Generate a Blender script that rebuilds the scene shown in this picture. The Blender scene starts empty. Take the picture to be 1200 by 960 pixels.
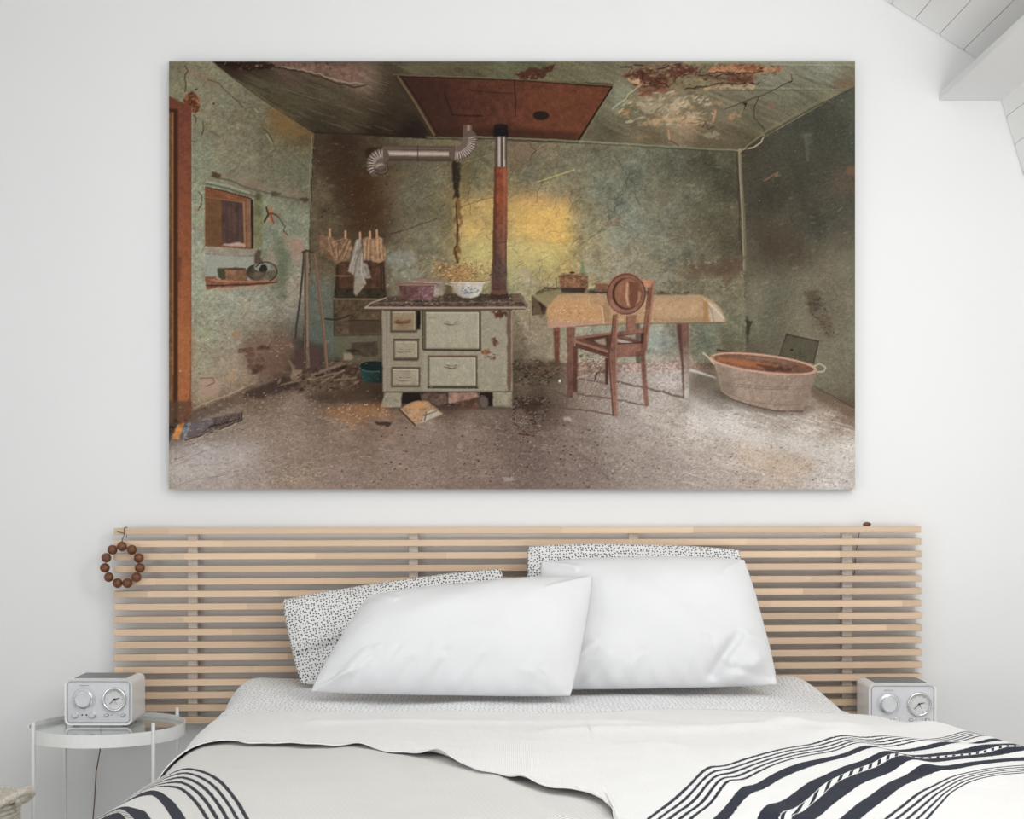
import bpy, bmesh, math, random
import numpy as np
from mathutils import Vector, Matrix, noise

# ---------------------------------------------------------------- camera, world, lights, exposure
scene = bpy.context.scene
COL = scene.collection
EYE, DIST, FPX, HORIZON = 1.15, 4.44, 1750.0, 575.0       # eye height, distance to back wall, focal length and horizon row for 1200 x 960
cam_d = bpy.data.cameras.new('camera'); cam = bpy.data.objects.new('camera', cam_d); COL.objects.link(cam)
cam.location = (0, -DIST, EYE); cam.rotation_euler = (math.pi/2, 0, 0)
cam_d.sensor_width = 36; cam_d.sensor_fit = 'HORIZONTAL'; cam_d.lens = FPX/1200*36
cam_d.shift_y = (HORIZON-480)/1200; cam_d.clip_start = .05
scene.camera = cam

w = bpy.data.worlds.new('daylight'); scene.world = w; w.use_nodes = True
bg = w.node_tree.nodes['Background']; bg.inputs['Color'].default_value = (.955, .975, 1, 1); bg.inputs['Strength'].default_value = .90

def area(name, loc, target, sx, sy, power, col=(1, 1, 1), spread=180):
    d = bpy.data.lights.new(name, 'AREA'); d.shape = 'RECTANGLE'; d.size = sx; d.size_y = sy; d.energy = power; d.color = col; d.spread = math.radians(spread)
    o = bpy.data.objects.new(name, d); COL.objects.link(o); o.location = loc
    o.rotation_euler = (Vector(target)-Vector(loc)).to_track_quat('-Z', 'Y').to_euler(); return o
area('roof_window_light', (1.55, -2.3, 2.15), (0.55, 0, 1.0), 1.0, .8, 26, (1, .99, .97), 150)
area('roof_window_light_front', (.9, -4.3, 2.5), (.3, 0, 1.2), 1.6, 1.0, 21, (.94, .975, 1))
area('side_fill_light', (-2.5, -2.7, .95), (1.3, -.9, 1.9), 1.3, .9, 16, (.97, .985, 1), 150)  # added fill from the left, brightens the board ceiling and right slope
area('top_fill_light', (0, -2.2, 2.95), (0, -1.9, 0), 1.4, 1.0, 9, (.97, .985, 1), 150)  # added fill from overhead, lifts the bed top above the walls
area('low_fill_light', (.9, -4.4, .45), (1.4, -.3, 2.5), 1.0, .6, 7, (1, .99, .975), 90)  # added low fill beside the camera, stands in for floor bounce on the ceiling

vs = scene.view_settings
vs.view_transform = 'Standard'; vs.look = 'None'; vs.gamma = 1; vs.use_curve_mapping = False; vs.exposure = 0.05
scene.display_settings.display_device = 'sRGB'

# ---------------------------------------------------------------- helpers
def tag(o, label=None, cat=None, group=None, kind=None):
    if label: o['label'] = label
    if cat: o['category'] = cat
    if group: o['group'] = group
    if kind: o['kind'] = kind
    return o
def empty(name, loc=(0, 0, 0), rz=0):
    o = bpy.data.objects.new(name, None); COL.objects.link(o); o.location = loc; o.rotation_euler = (0, 0, rz); o.empty_display_size = .05; return o
def finish(name, bm, mat, parent=None, smooth=False, loc=None):
    me = bpy.data.meshes.new(name); bm.normal_update(); bm.to_mesh(me); bm.free()
    if smooth: me.polygons.foreach_set('use_smooth', [True]*len(me.polygons))
    o = bpy.data.objects.new(name, me); COL.objects.link(o)
    if mat: me.materials.append(mat)
    if parent: o.parent = parent
    if loc: o.location = loc
    return o
def add_box(bm, x0, x1, y0, y1, z0, z1, bevel=0, seg=1):
    r = bmesh.ops.create_cube(bm, size=1); vs_ = r['verts']
    for v in vs_: v.co = Vector(((x0+x1)/2+v.co.x*(x1-x0), (y0+y1)/2+v.co.y*(y1-y0), (z0+z1)/2+v.co.z*(z1-z0)))
    if bevel:
        es = list({e for v in vs_ for e in v.link_edges}); bmesh.ops.bevel(bm, geom=es, offset=bevel, segments=seg, affect='EDGES', profile=.5)
def box_obj(name, x0, x1, y0, y1, z0, z1, mat, parent=None, bevel=0, seg=1):
    bm = bmesh.new(); add_box(bm, x0, x1, y0, y1, z0, z1, bevel, seg); return finish(name, bm, mat, parent)
def add_tube(bm, pts, r, n=8, caps=True):
    pts = [Vector(p) for p in pts]; rings = []
    rad = r if hasattr(r, '__len__') else [r]*len(pts)
    nrm = None
    for i, p in enumerate(pts):
        t = (pts[min(i+1, len(pts)-1)]-pts[max(i-1, 0)]).normalized()
        if nrm is None: nrm = t.orthogonal().normalized()
        nrm = (nrm-t*nrm.dot(t)).normalized(); b = t.cross(nrm)
        rings.append([bm.verts.new(p+(nrm*math.cos(a)+b*math.sin(a))*rad[i]) for a in [2*math.pi*k/n for k in range(n)]])
    for a, b in zip(rings[:-1], rings[1:]):
        for k in range(n): bm.faces.new((a[k], a[(k+1) % n], b[(k+1) % n], b[k]))
    if caps: bm.faces.new(rings[0][::-1]); bm.faces.new(rings[-1])
def add_lathe(bm, prof, n=32, M=None, cap0=True, cap1=True):           # prof: (radius, height) about Z, M places it
    rings = [[bm.verts.new((r*math.cos(2*math.pi*k/n), r*math.sin(2*math.pi*k/n), z)) for k in range(n)] for r, z in prof]
    for a, b in zip(rings[:-1], rings[1:]):
        for k in range(n): bm.faces.new((a[k], a[(k+1) % n], b[(k+1) % n], b[k]))
    if cap0: bm.faces.new(rings[0][::-1])
    if cap1: bm.faces.new(rings[-1])
    if M is not None: bmesh.ops.transform(bm, matrix=M, verts=[v for rg in rings for v in rg])
def grid_mesh(name, P, mat, parent=None, uv=None, uv2=None, smooth=True, flip=False):   # P: (n, m, 3) array of points
    n, m, _ = P.shape; me = bpy.data.meshes.new(name)
    idx = np.arange(n*m).reshape(n, m)
    q = np.stack([idx[:-1, :-1], idx[:-1, 1:], idx[1:, 1:], idx[1:, :-1]], -1).reshape(-1, 4)
    if flip: q = q[:, ::-1]
    nf = len(q)
    me.vertices.add(n*m); me.vertices.foreach_set('co', P.reshape(-1).astype(np.float32))
    me.loops.add(nf*4); me.loops.foreach_set('vertex_index', np.ascontiguousarray(q.reshape(-1)).astype(np.int32))
    me.polygons.add(nf); me.polygons.foreach_set('loop_start', np.arange(0, nf*4, 4, dtype=np.int32)); me.polygons.foreach_set('loop_total', np.full(nf, 4, np.int32))
    me.update(calc_edges=True)
    for nm, U in (('UVMap', uv), ('stripe', uv2)):
        if U is not None:
            l = me.uv_layers.new(name=nm); l.data.foreach_set('uv', U.reshape(-1, 2)[q.reshape(-1)].reshape(-1).astype(np.float32))
    if smooth: me.polygons.foreach_set('use_smooth', np.ones(nf, bool))
    o = bpy.data.objects.new(name, me); COL.objects.link(o); me.materials.append(mat)
    if parent: o.parent = parent
    return o
def copy_tree(o, parent=None):
    c = o.copy(); COL.objects.link(c); c.parent = parent
    for ch in [k for k in bpy.data.objects if k.parent == o]: copy_tree(ch, c)
    return c

# ---------------------------------------------------------------- materials
def new_mat(name, col, rough=.6, metal=0, spec=.4):
    m = bpy.data.materials.new(name); m.use_nodes = True; b = m.node_tree.nodes['Principled BSDF']
    b.inputs['Base Color'].default_value = (*col, 1); b.inputs['Roughness'].default_value = rough; b.inputs['Metallic'].default_value = metal
    b.inputs['Specular IOR Level'].default_value = spec
    return m, m.node_tree, b
def srgb(r, g, b): return tuple(((c/255)/12.92 if c/255 < .04045 else ((c/255+.055)/1.055)**2.4) for c in (r, g, b))
def noisy(name, c1, c2, scale=(5, 5, 5), detail=4, rough=.6, bump=0, bscale=None, metal=0, spec=.4, coord='Object', bdist=.002):
    m, nt, b = new_mat(name, c1, rough, metal, spec); N = nt.nodes; L = nt.links
    tc = N.new('ShaderNodeTexCoord'); mp = N.new('ShaderNodeMapping'); mp.inputs['Scale'].default_value = scale
    L.new(tc.outputs[coord], mp.inputs['Vector'])
    nz = N.new('ShaderNodeTexNoise'); nz.inputs['Scale'].default_value = 1; nz.inputs['Detail'].default_value = detail; L.new(mp.outputs[0], nz.inputs['Vector'])
    mx = N.new('ShaderNodeMix'); mx.data_type = 'RGBA'; mx.inputs['A'].default_value = (*c1, 1); mx.inputs['B'].default_value = (*c2, 1)
    rp = N.new('ShaderNodeMapRange'); rp.inputs['From Min'].default_value = .3; rp.inputs['From Max'].default_value = .7
    L.new(nz.outputs['Fac'], rp.inputs['Value']); L.new(rp.outputs[0], mx.inputs['Factor']); L.new(mx.outputs['Result'], b.inputs['Base Color'])
    if bump:
        n2 = N.new('ShaderNodeTexNoise'); n2.inputs['Scale'].default_value = 1; n2.inputs['Detail'].default_value = 5
        m2 = N.new('ShaderNodeMapping'); m2.inputs['Scale'].default_value = bscale or scale; L.new(tc.outputs[coord], m2.inputs['Vector']); L.new(m2.outputs[0], n2.inputs['Vector'])
        bp = N.new('ShaderNodeBump'); bp.inputs['Strength'].default_value = bump; bp.inputs['Distance'].default_value = bdist
        L.new(n2.outputs['Fac'], bp.inputs['Height']); L.new(bp.outputs[0], b.inputs['Normal'])
    return m
M = {}
M['wall'] = noisy('wall_paint', (.83, .83, .825), (.80, .80, .798), (1.2, 1.2, 1.2), 3, .75, .25, (60, 60, 60), bdist=.0008)
M['white_wood'] = noisy('white_painted_boards', (.90, .895, .88), (.87, .865, .85), (1.5, .4, 1.5), 4, .55, .2, (40, 3, 40), bdist=.0006)
M['gap'] = noisy('dark_gap', (.03, .03, .03), (.02, .02, .02), (4, 4, 4), 2, .9)
M['floor'] = noisy('white_floorboards', (.80, .79, .77), (.74, .73, .70), (14, 1.2, 1), 5, .45, .1)
def wood_slat():
    m = noisy('light_oak', srgb(226, 200, 173), srgb(211, 182, 152), (1.3, 30, 60), 6, .5, .15, (6, 200, 300), spec=.3, bdist=.0004)
    nt = m.node_tree; N = nt.nodes; L = nt.links; b = N['Principled BSDF']
    src = b.inputs['Base Color'].links[0].from_socket                  # finger-jointed lengths and per-slat tone
    tc = N.new('ShaderNodeTexCoord'); sp = N.new('ShaderNodeSeparateXYZ'); L.new(tc.outputs['Object'], sp.inputs[0])
    oi = N.new('ShaderNodeObjectInfo')
    ma = N.new('ShaderNodeMath'); ma.operation = 'MULTIPLY_ADD'; ma.inputs[1].default_value = 2.6; L.new(sp.outputs[0], ma.inputs[0])
    m8 = N.new('ShaderNodeMath'); m8.operation = 'MULTIPLY'; m8.inputs[1].default_value = 37.0; L.new(oi.outputs['Random'], m8.inputs[0]); L.new(m8.outputs[0], ma.inputs[2])
    fl = N.new('ShaderNodeMath'); fl.operation = 'FLOOR'; L.new(ma.outputs[0], fl.inputs[0])
    wn = N.new('ShaderNodeTexWhiteNoise'); wn.noise_dimensions = '1D'; L.new(fl.outputs[0], wn.inputs['W'])
    hs = N.new('ShaderNodeHueSaturation'); mr = N.new('ShaderNodeMapRange'); mr.inputs['To Min'].default_value = .86; mr.inputs['To Max'].default_value = 1.12
    L.new(wn.outputs['Value'], mr.inputs['Value']); L.new(mr.outputs[0], hs.inputs['Value']); L.new(src, hs.inputs['Color']); L.new(hs.outputs[0], b.inputs['Base Color'])
    return m
M['slat'] = wood_slat()
M['upright'] = noisy('grey_oak_upright', srgb(232, 226, 220), srgb(222, 214, 206), (30, 30, 2), 4, .6)
M['bead'] = noisy('walnut_bead', srgb(124, 76, 44), srgb(84, 46, 26), (60, 60, 220), 5, .38, .15, (80, 80, 300), spec=.5, bdist=.0005)
M['cord'] = noisy('dark_cord', srgb(70, 52, 38), srgb(50, 38, 30), (200, 200, 200), 2, .8)
M['white_metal'] = noisy('white_metal', (.84, .84, .82), (.80, .80, .78), (20, 20, 20), 2, .35)
M['white_plastic'] = noisy('white_plastic', (.92, .92, .92), (.90, .90, .905), (10, 10, 10), 2, .3)
M['silver'] = noisy('silver_face', srgb(222, 223, 225), srgb(215, 216, 219), (300, 300, 40), 2, .45, 0, metal=0)
M['chrome'] = noisy('chrome', (.82, .82, .83), (.72, .72, .74), (30, 30, 30), 2, .18, metal=.9)
M['black'] = noisy('black_plastic', (.02, .02, .022), (.03, .03, .03), (50, 50, 50), 2, .4)
M['dial'] = noisy('dial_face', srgb(224, 224, 222), srgb(216, 217, 216), (40, 40, 40), 2, .5)
M['grille'] = noisy('grey_grille', srgb(140, 142, 144), srgb(120, 122, 124), (200, 200, 200), 2, .5)
M['canvas_edge'] = noisy('canvas_edge', srgb(150, 150, 146), srgb(132, 134, 130), (12, 12, 12), 4, .8)
M['basket'] = noisy('seagrass_rope', srgb(226, 220, 208), srgb(196, 187, 172), (90, 90, 180), 4, .85, .5, (260, 260, 260), bdist=.003)
def glass_mat():
    m, nt, b = new_mat('clear_glass', (.93, .97, .95), .03); b.inputs['Transmission Weight'].default_value = 1; b.inputs['IOR'].default_value = 1.45
    return m
M['glass'] = glass_mat()
def cloth(name, c1, c2, weave=(900, 900), wstr=.25, bump=.35, bscale=9, dots=None, stripes=False, dark=(.008, .011, .02), twill=0):
    m, nt, b = new_mat(name, c1, .9, 0, .15); N = nt.nodes; L = nt.links
    b.inputs['Sheen Weight'].default_value = .03
    uv = N.new('ShaderNodeUVMap'); uv.uv_map = 'UVMap'
    nz = N.new('ShaderNodeTexNoise'); nz.inputs['Scale'].default_value = 7; nz.inputs['Detail'].default_value = 5; L.new(uv.outputs[0], nz.inputs['Vector'])
    mx = N.new('ShaderNodeMix'); mx.data_type = 'RGBA'; mx.inputs['A'].default_value = (*c1, 1); mx.inputs['B'].default_value = (*c2, 1); L.new(nz.outputs['Fac'], mx.inputs['Factor'])
    out = mx.outputs['Result']
    wv = N.new('ShaderNodeTexWave'); wv.wave_type = 'BANDS'; wv.bands_direction = 'DIAGONAL' if twill else 'X'; wv.inputs['Scale'].default_value = weave[0]/6.28*.35; wv.inputs['Distortion'].default_value = .6; wv.inputs['Detail'].default_value = 1
    L.new(uv.outputs[0], wv.inputs['Vector'])
    if twill:
        m3 = N.new('ShaderNodeMix'); m3.data_type = 'RGBA'; m3.blend_type = 'MULTIPLY'; m3.inputs['Factor'].default_value = twill
        L.new(out, m3.inputs['A']); L.new(wv.outputs['Color'], m3.inputs['B']); out = m3.outputs['Result']
    if dots:                                                            # small irregular printed dots
        sc, rad, dc = dots
        vo = N.new('ShaderNodeTexVoronoi'); vo.inputs['Scale'].default_value = sc; vo.inputs['Randomness'].default_value = .62; L.new(uv.outputs[0], vo.inputs['Vector']); vo.voronoi_dimensions = '2D'
        rp = N.new('ShaderNodeMapRange'); rp.inputs['From Min'].default_value = rad*.75; rp.inputs['From Max'].default_value = rad*1.25; rp.inputs['To Min'].default_value = 1; rp.inputs['To Max'].default_value = 0
        L.new(vo.outputs['Distance'], rp.inputs['Value'])
        m4 = N.new('ShaderNodeMix'); m4.data_type = 'RGBA'; L.new(rp.outputs[0], m4.inputs['Factor']); L.new(out, m4.inputs['A']); m4.inputs['B'].default_value = (*dc, 1); out = m4.outputs['Result']
    if stripes:                                                         # woven navy stripes across the second UV layer
        u2 = N.new('ShaderNodeUVMap'); u2.uv_map = 'stripe'; sp = N.new('ShaderNodeSeparateXYZ'); L.new(u2.outputs[0], sp.inputs[0])
        jn = N.new('ShaderNodeTexNoise'); jn.inputs['Scale'].default_value = 260; jn.inputs['Detail'].default_value = 2; L.new(uv.outputs[0], jn.inputs['Vector'])
        ja = N.new('ShaderNodeMath'); ja.operation = 'MULTIPLY_ADD'; ja.inputs[1].default_value = .022; L.new(jn.outputs['Fac'], ja.inputs[0]); L.new(sp.outputs[0], ja.inputs[2])
        js = N.new('ShaderNodeMath'); js.operation = 'SUBTRACT'; js.inputs[1].default_value = .011; L.new(ja.outputs[0], js.inputs[0])
        S = js.outputs[0]; tot = None
        bands = [(-.104, -.084), (-.058, -.040), (-.014, .006), (.032, .052), (.078, .098), (.187, .258), (.378, .468), (.520, .618), (.722, .812), (.905, .923), (.948, .966), (.992, 1.01), (1.036, 1.054), (1.08, 1.10)]
        for a, c in bands:
            g = N.new('ShaderNodeMath'); g.operation = 'COMPARE'; g.inputs[1].default_value = (a+c)/2; g.inputs[2].default_value = (c-a)/2; L.new(S, g.inputs[0])
            if tot is None: tot = g.outputs[0]
            else:
                ad = N.new('ShaderNodeMath'); ad.operation = 'MAXIMUM'; L.new(tot, ad.inputs[0]); L.new(g.outputs[0], ad.inputs[1]); tot = ad.outputs[0]
        # dashed thread between the two middle bands
        g = N.new('ShaderNodeMath'); g.operation = 'COMPARE'; g.inputs[1].default_value = .494; g.inputs[2].default_value = .022; L.new(S, g.inputs[0])
        wd = N.new('ShaderNodeMath'); wd.operation = 'FRACT'; wm = N.new('ShaderNodeMath'); wm.operation = 'MULTIPLY'; wm.inputs[1].default_value = 62; L.new(sp.outputs[1], wm.inputs[0]); L.new(wm.outputs[0], wd.inputs[0])
        wg = N.new('ShaderNodeMath'); wg.operation = 'GREATER_THAN'; wg.inputs[1].default_value = .62; L.new(wd.outputs[0], wg.inputs[0])
        gm = N.new('ShaderNodeMath'); gm.operation = 'MULTIPLY'; L.new(g.outputs[0], gm.inputs[0]); L.new(wg.outputs[0], gm.inputs[1])
        ad = N.new('ShaderNodeMath'); ad.operation = 'MAXIMUM'; L.new(tot, ad.inputs[0]); L.new(gm.outputs[0], ad.inputs[1]); tot = ad.outputs[0]
        dn = N.new('ShaderNodeTexNoise'); dn.inputs['Scale'].default_value = 420; dn.inputs['Detail'].default_value = 2; L.new(uv.outputs[0], dn.inputs['Vector'])
        dm = N.new('ShaderNodeMix'); dm.data_type = 'RGBA'; dm.inputs['A'].default_value = (*dark, 1); dm.inputs['B'].default_value = (.045, .05, .07, 1); L.new(dn.outputs['Fac'], dm.inputs['Factor'])
        m5 = N.new('ShaderNodeMix'); m5.data_type = 'RGBA'; L.new(tot, m5.inputs['Factor']); L.new(out, m5.inputs['A']); L.new(dm.outputs['Result'], m5.inputs['B']); out = m5.outputs['Result']
    L.new(out, b.inputs['Base Color'])
    n2 = N.new('ShaderNodeTexNoise'); n2.inputs['Scale'].default_value = bscale; n2.inputs['Detail'].default_value = 4; n2.inputs['Distortion'].default_value = .6; L.new(uv.outputs[0], n2.inputs['Vector'])
    b1 = N.new('ShaderNodeBump'); b1.inputs['Strength'].default_value = bump; b1.inputs['Distance'].default_value = .012; L.new(n2.outputs['Fac'], b1.inputs['Height'])
    b2 = N.new('ShaderNodeBump'); b2.inputs['Strength'].default_value = wstr; b2.inputs['Distance'].default_value = .0012; L.new(wv.outputs['Fac'], b2.inputs['Height']); L.new(b1.outputs[0], b2.inputs['Normal'])
    L.new(b2.outputs[0], b.inputs['Normal'])
    return m
M['pillow_white'] = cloth('white_cotton', (.755, .755, .762), (.72, .72, .73), bump=.6, bscale=5, wstr=.05)
M['dotted'] = cloth('dotted_cotton', (.80, .79, .78), (.77, .76, .75), bump=.2, wstr=.05, dots=(122, .25, (.03, .03, .035)))
M['dotted_soft'] = cloth('dotted_cotton_duvet', (.88, .88, .885), (.86, .86, .865), bump=.2, wstr=.05, dots=(82, .155, (.16, .16, .17)))
M['throw'] = cloth('white_striped_throw', (.845, .84, .83), (.80, .79, .775), bump=.7, bscale=5, wstr=.2, stripes=True, weave=(1400, 0))
M['blanket'] = cloth('beige_striped_blanket', (.86, .84, .81), (.79, .765, .73), bump=.4, bscale=5, wstr=.4, stripes=True, weave=(1300, 0), twill=.34, dark=(.008, .009, .012))
# ---------------------------------------------------------------- the printed picture (flat print on the canvas)
# The wall print shows an old kitchen. It is painted here with polygons, strokes and noise into an
# 804 x 502 raster (2.5 mm cells) that becomes the print's colour attribute.
PW, PH, PS = 804, 502, 2
def paint_picture():
    rng = np.random.default_rng(7)
    H, W = PH*PS, PW*PS
    img = np.zeros((H, W, 3), np.float32)
    OX, OY = 198.0, 72.0
    def A(*c): return np.array(c, np.float32)/255.0
    def up(g, h, w):                                  # smooth resample of a small grid
        gy = np.linspace(0, g.shape[0]-1.001, h); gx = np.linspace(0, g.shape[1]-1.001, w)
        iy = gy.astype(int); ix = gx.astype(int); fy = (gy-iy); fx = (gx-ix)
        fy = fy*fy*(3-2*fy); fx = fx*fx*(3-2*fx)
        if g.ndim == 3: fy = fy[:, None, None]; fx = fx[None, :, None]
        else: fy = fy[:, None]; fx = fx[None, :]
        r0 = g[iy][:, ix]; r1 = g[iy][:, np.minimum(ix+1, g.shape[1]-1)]
        iy1 = np.minimum(iy+1, g.shape[0]-1)
        r2 = g[iy1][:, ix]; r3 = g[iy1][:, np.minimum(ix+1, g.shape[1]-1)]
        return (r0*(1-fx)+r1*fx)*(1-fy)+(r2*(1-fx)+r3*fx)*fy
    def fbm(cx, cy, octs=4, gain=.55, seed=1, h=H, w=W):
        r = np.random.default_rng(seed); out = np.zeros((h, w), np.float32); a = 1; t = 0
        for _ in range(octs):
            gh = max(2, int(h/(cy*PS))+2); gw = max(2, int(w/(cx*PS))+2)
            out += a*up(r.standard_normal((gh, gw)).astype(np.float32), h, w).astype(np.float32)
            t += a*a; a *= gain; cx = max(cx/2, .5); cy = max(cy/2, .5)
        return out/math.sqrt(t)
    def shear(n, k):                                  # slants a noise field by k rows per column
        xs = (np.arange(W)*k).astype(int)
        rows = (np.arange(H)[:, None]+xs[None, :]) % H
        return n[rows, np.arange(W)[None, :]]
    def cvt(pts): return [((x-OX)*PS, (y-OY)*PS) for x, y in pts]
    def bbox(q, pad=0):
        xs = [p[0] for p in q]; ys = [p[1] for p in q]
        return max(0, int(min(xs)-pad)), max(0, int(min(ys)-pad)), min(W, int(max(xs)+pad)+2), min(H, int(max(ys)+pad)+2)
    def blur(m, r):
        for ax in (0, 1):
            for _ in range(2):
                k = max(1, int(r)); n = m.shape[ax]
                pad = [(0, 0), (0, 0)]; pad[ax] = (k+1, k)
                c = np.cumsum(np.pad(m, pad, mode='edge'), axis=ax)
                hi = [slice(None)]*2; lo = [slice(None)]*2
                hi[ax] = slice(2*k+1, 2*k+1+n); lo[ax] = slice(0, n)
                m = (c[tuple(hi)]-c[tuple(lo)])/(2*k+1)
        return m
    def mask(pts, soft=0, rough=0, rs=6, seed=3):
        q = cvt(pts); x0, y0, x1, y1 = bbox(q, soft*PS*2.2+rough*PS*2+2)
        if x1 <= x0 or y1 <= y0: return None
        X, Y = np.meshgrid(np.arange(x0, x1)+.5, np.arange(y0, y1)+.5)
        if rough:
            r = np.random.default_rng(seed)
            for sc, am in ((rs, rough), (rs/2.5, rough*.5)):
                gh = int((y1-y0)/(sc*PS))+3; gw = int((x1-x0)/(sc*PS))+3
                X = X+am*PS*up(r.standard_normal((gh, gw)), y1-y0, x1-x0); Y = Y+am*PS*up(r.standard_normal((gh, gw)), y1-y0, x1-x0)
        ins = np.zeros(X.shape, bool); n = len(q)
        for i in range(n):
            ax, ay = q[i]; bx_, by = q[(i+1) % n]
            if ay == by: continue
            c = ((ay > Y) != (by > Y)) & (X < (bx_-ax)*(Y-ay)/(by-ay)+ax)
            ins ^= c
        m = ins.astype(np.float32)
        if soft: m = blur(m, soft*PS)
        return x0, y0, x1, y1, m
    def lay(reg, col, a=1., col2=None, ax=None, tex=0, mul=False, spot=0):
        if reg is None: return
        x0, y0, x1, y1, m = reg
        m = (m*a)[..., None]
        col = A(*col)
        if col2 is not None:                          # linear gradient from ax[0] to ax[1]
            (gx0, gy0), (gx1, gy1) = cvt(ax)
            X, Y = np.meshgrid(np.arange(x0, x1), np.arange(y0, y1))
            t = ((X-gx0)*(gx1-gx0)+(Y-gy0)*(gy1-gy0))/((gx1-gx0)**2+(gy1-gy0)**2)
            t = np.clip(t, 0, 1)[..., None]; c = col*(1-t)+A(*col2)*t
        else: c = np.broadcast_to(col, m.shape[:2]+(3,))
        if tex: c = c*(1+tex*GR[y0:y1, x0:x1, None])
        sub = img[y0:y1, x0:x1]
        if mul: img[y0:y1, x0:x1] = sub*(1-m)+sub*c*m
        else: img[y0:y1, x0:x1] = sub*(1-m)+c*m
    def poly(pts, col, a=1., soft=0, rough=0, **k):
        rs = k.pop('rs', 6); seed = k.pop('seed', 3)
        lay(mask(pts, soft, rough, rs, seed), col, a, **k)
    def ell(cx, cy, rx, ry, col, a=1., rot=0, soft=0, rough=0, n=28, **k):
        c, s = math.cos(rot), math.sin(rot)
        poly([(cx+rx*math.cos(t)*c-ry*math.sin(t)*s, cy+rx*math.cos(t)*s+ry*math.sin(t)*c) for t in np.linspace(0, 2*math.pi, n, endpoint=False)], col, a, soft, rough, **k)
    def line(pts, w, col, a=1., jit=0, tex=0, w2=None):
        q = cvt(pts)
        if jit:                                       # wandering hand-drawn line (cracks)
            r = rng; out = [q[0]]
            for (ax, ay), (bx_, by) in zip(q[:-1], q[1:]):
                L = math.hypot(bx_-ax, by-ay); n = max(1, int(L/(5*PS)))
                for i in range(1, n+1):
                    t = i/n; j = jit*PS*(0 if i == n else 1)
                    out.append((ax+(bx_-ax)*t+r.normal()*j, ay+(by-ay)*t+r.normal()*j))
            q = out
        x0, y0, x1, y1 = bbox(q, w*PS+3)
        if x1 <= x0 or y1 <= y0: return
        m = np.zeros((y1-y0, x1-x0), np.float32); N = len(q)-1
        for i in range(N):
            (ax, ay), (bx_, by) = q[i], q[i+1]
            ww = w if w2 is None else w+(w2-w)*i/max(1, N-1)
            p = ww*PS/2+2
            a0 = max(x0, int(min(ax, bx_)-p)); a1 = min(x1, int(max(ax, bx_)+p)+2)
            b0 = max(y0, int(min(ay, by)-p)); b1 = min(y1, int(max(ay, by)+p)+2)
            if a1 <= a0 or b1 <= b0: continue
            X, Y = np.meshgrid(np.arange(a0, a1)+.5, np.arange(b0, b1)+.5)
            dx, dy = bx_-ax, by-ay; L2 = dx*dx+dy*dy+1e-6
            t = np.clip(((X-ax)*dx+(Y-ay)*dy)/L2, 0, 1)
            d = np.hypot(X-ax-t*dx, Y-ay-t*dy)
            v = np.clip(ww*PS/2-d+.5, 0, 1)*min(1, ww*PS)
            s = m[b0-y0:b1-y0, a0-x0:a1-x0]; np.maximum(s, v, out=s)
        lay((x0, y0, x1, y1, m), col, a, tex=tex)
    def Z(v, pts):
        ox, oy, s = VW[v]; return [(ox+x/s, oy+y/s) for x, y in pts]
    VW = {1: (190, 60, 3.692), 2: (190, 300, 3.43), 3: (420, 60, 3.428), 4: (420, 310, 4.571), 5: (600, 300, 4.444),
          6: (700, 60, 3.43), 7: (800, 340, 4.0), 8: (420, 440, 3.0), 11: (198, 72, 9.23), 12: (225, 200, 6.4),
          13: (340, 250, 4.8), 14: (420, 310, 9.6), 15: (420, 140, 6.0), 16: (620, 300, 5.0), 17: (720, 72, 4.255), 18: (198, 430, 4.58)}
    def field(samples, power=2.6):                    # smooth colour field through scattered samples
        gy, gx = np.mgrid[0:PH:6, 0:PW:6]; gx = gx+OX; gy = gy+OY
        num = 0; den = 0
        for x, y, *c in samples:
            w = 1/((gx-x)**2+(gy-y)**2+60)**(power/2); num = num+w[..., None]*A(*c); den = den+w
        return up((num/den[..., None]).astype(np.float32), H, W)
    def fill(pts, samples, rough=0, **k):
        reg = mask(pts, 0, rough, **k); x0, y0, x1, y1, m = reg
        f = field(samples)[y0:y1, x0:x1]; m = m[..., None]
        img[y0:y1, x0:x1] = img[y0:y1, x0:x1]*(1-m)+f*m
    def speck(pts, n, size, cols, a=(.4, .9), asp=1.6, seed=11, rot=0, fall=None):
        r = np.random.default_rng(seed); q = cvt(pts); x0, y0, x1, y1 = bbox(q)
        px = r.uniform(x0, x1, n*3); py = r.uniform(y0, y1, n*3)
        ins = np.zeros(n*3, bool)
        for i in range(len(q)):
            ax, ay = q[i]; bx_, by = q[(i+1) % len(q)]
            if ay == by: continue
            ins ^= ((ay > py) != (by > py)) & (px < (bx_-ax)*(py-ay)/(by-ay)+ax)
        px = px[ins][:n]; py = py[ins][:n]
        for x, y in zip(px, py):
            s = r.uniform(*size)*PS; sx = s*r.uniform(.8, asp); sy = s*r.uniform(.4, .8)
            th = rot+r.normal()*.4; X0 = int(x-sx-1); X1 = int(x+sx+2); Y0 = int(y-sx-1); Y1 = int(y+sx+2)
            if X0 < 0 or Y0 < 0 or X1 > W or Y1 > H: continue
            xx, yy = np.meshgrid(np.arange(X0, X1)+.5-x, np.arange(Y0, Y1)+.5-y)
            u = xx*math.cos(th)+yy*math.sin(th); v = -xx*math.sin(th)+yy*math.cos(th)
            m = np.clip(1.3-np.sqrt((u/sx)**2+(v/sy)**2), 0, .6)/.6*r.uniform(*a)
            c = A(*cols[r.integers(len(cols))])
            img[Y0:Y1, X0:X1] = img[Y0:Y1, X0:X1]*(1-m[..., None])+c*m[..., None]
    GR = fbm(5, 5, 5, .75, 21)                        # general grain used by tex
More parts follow.
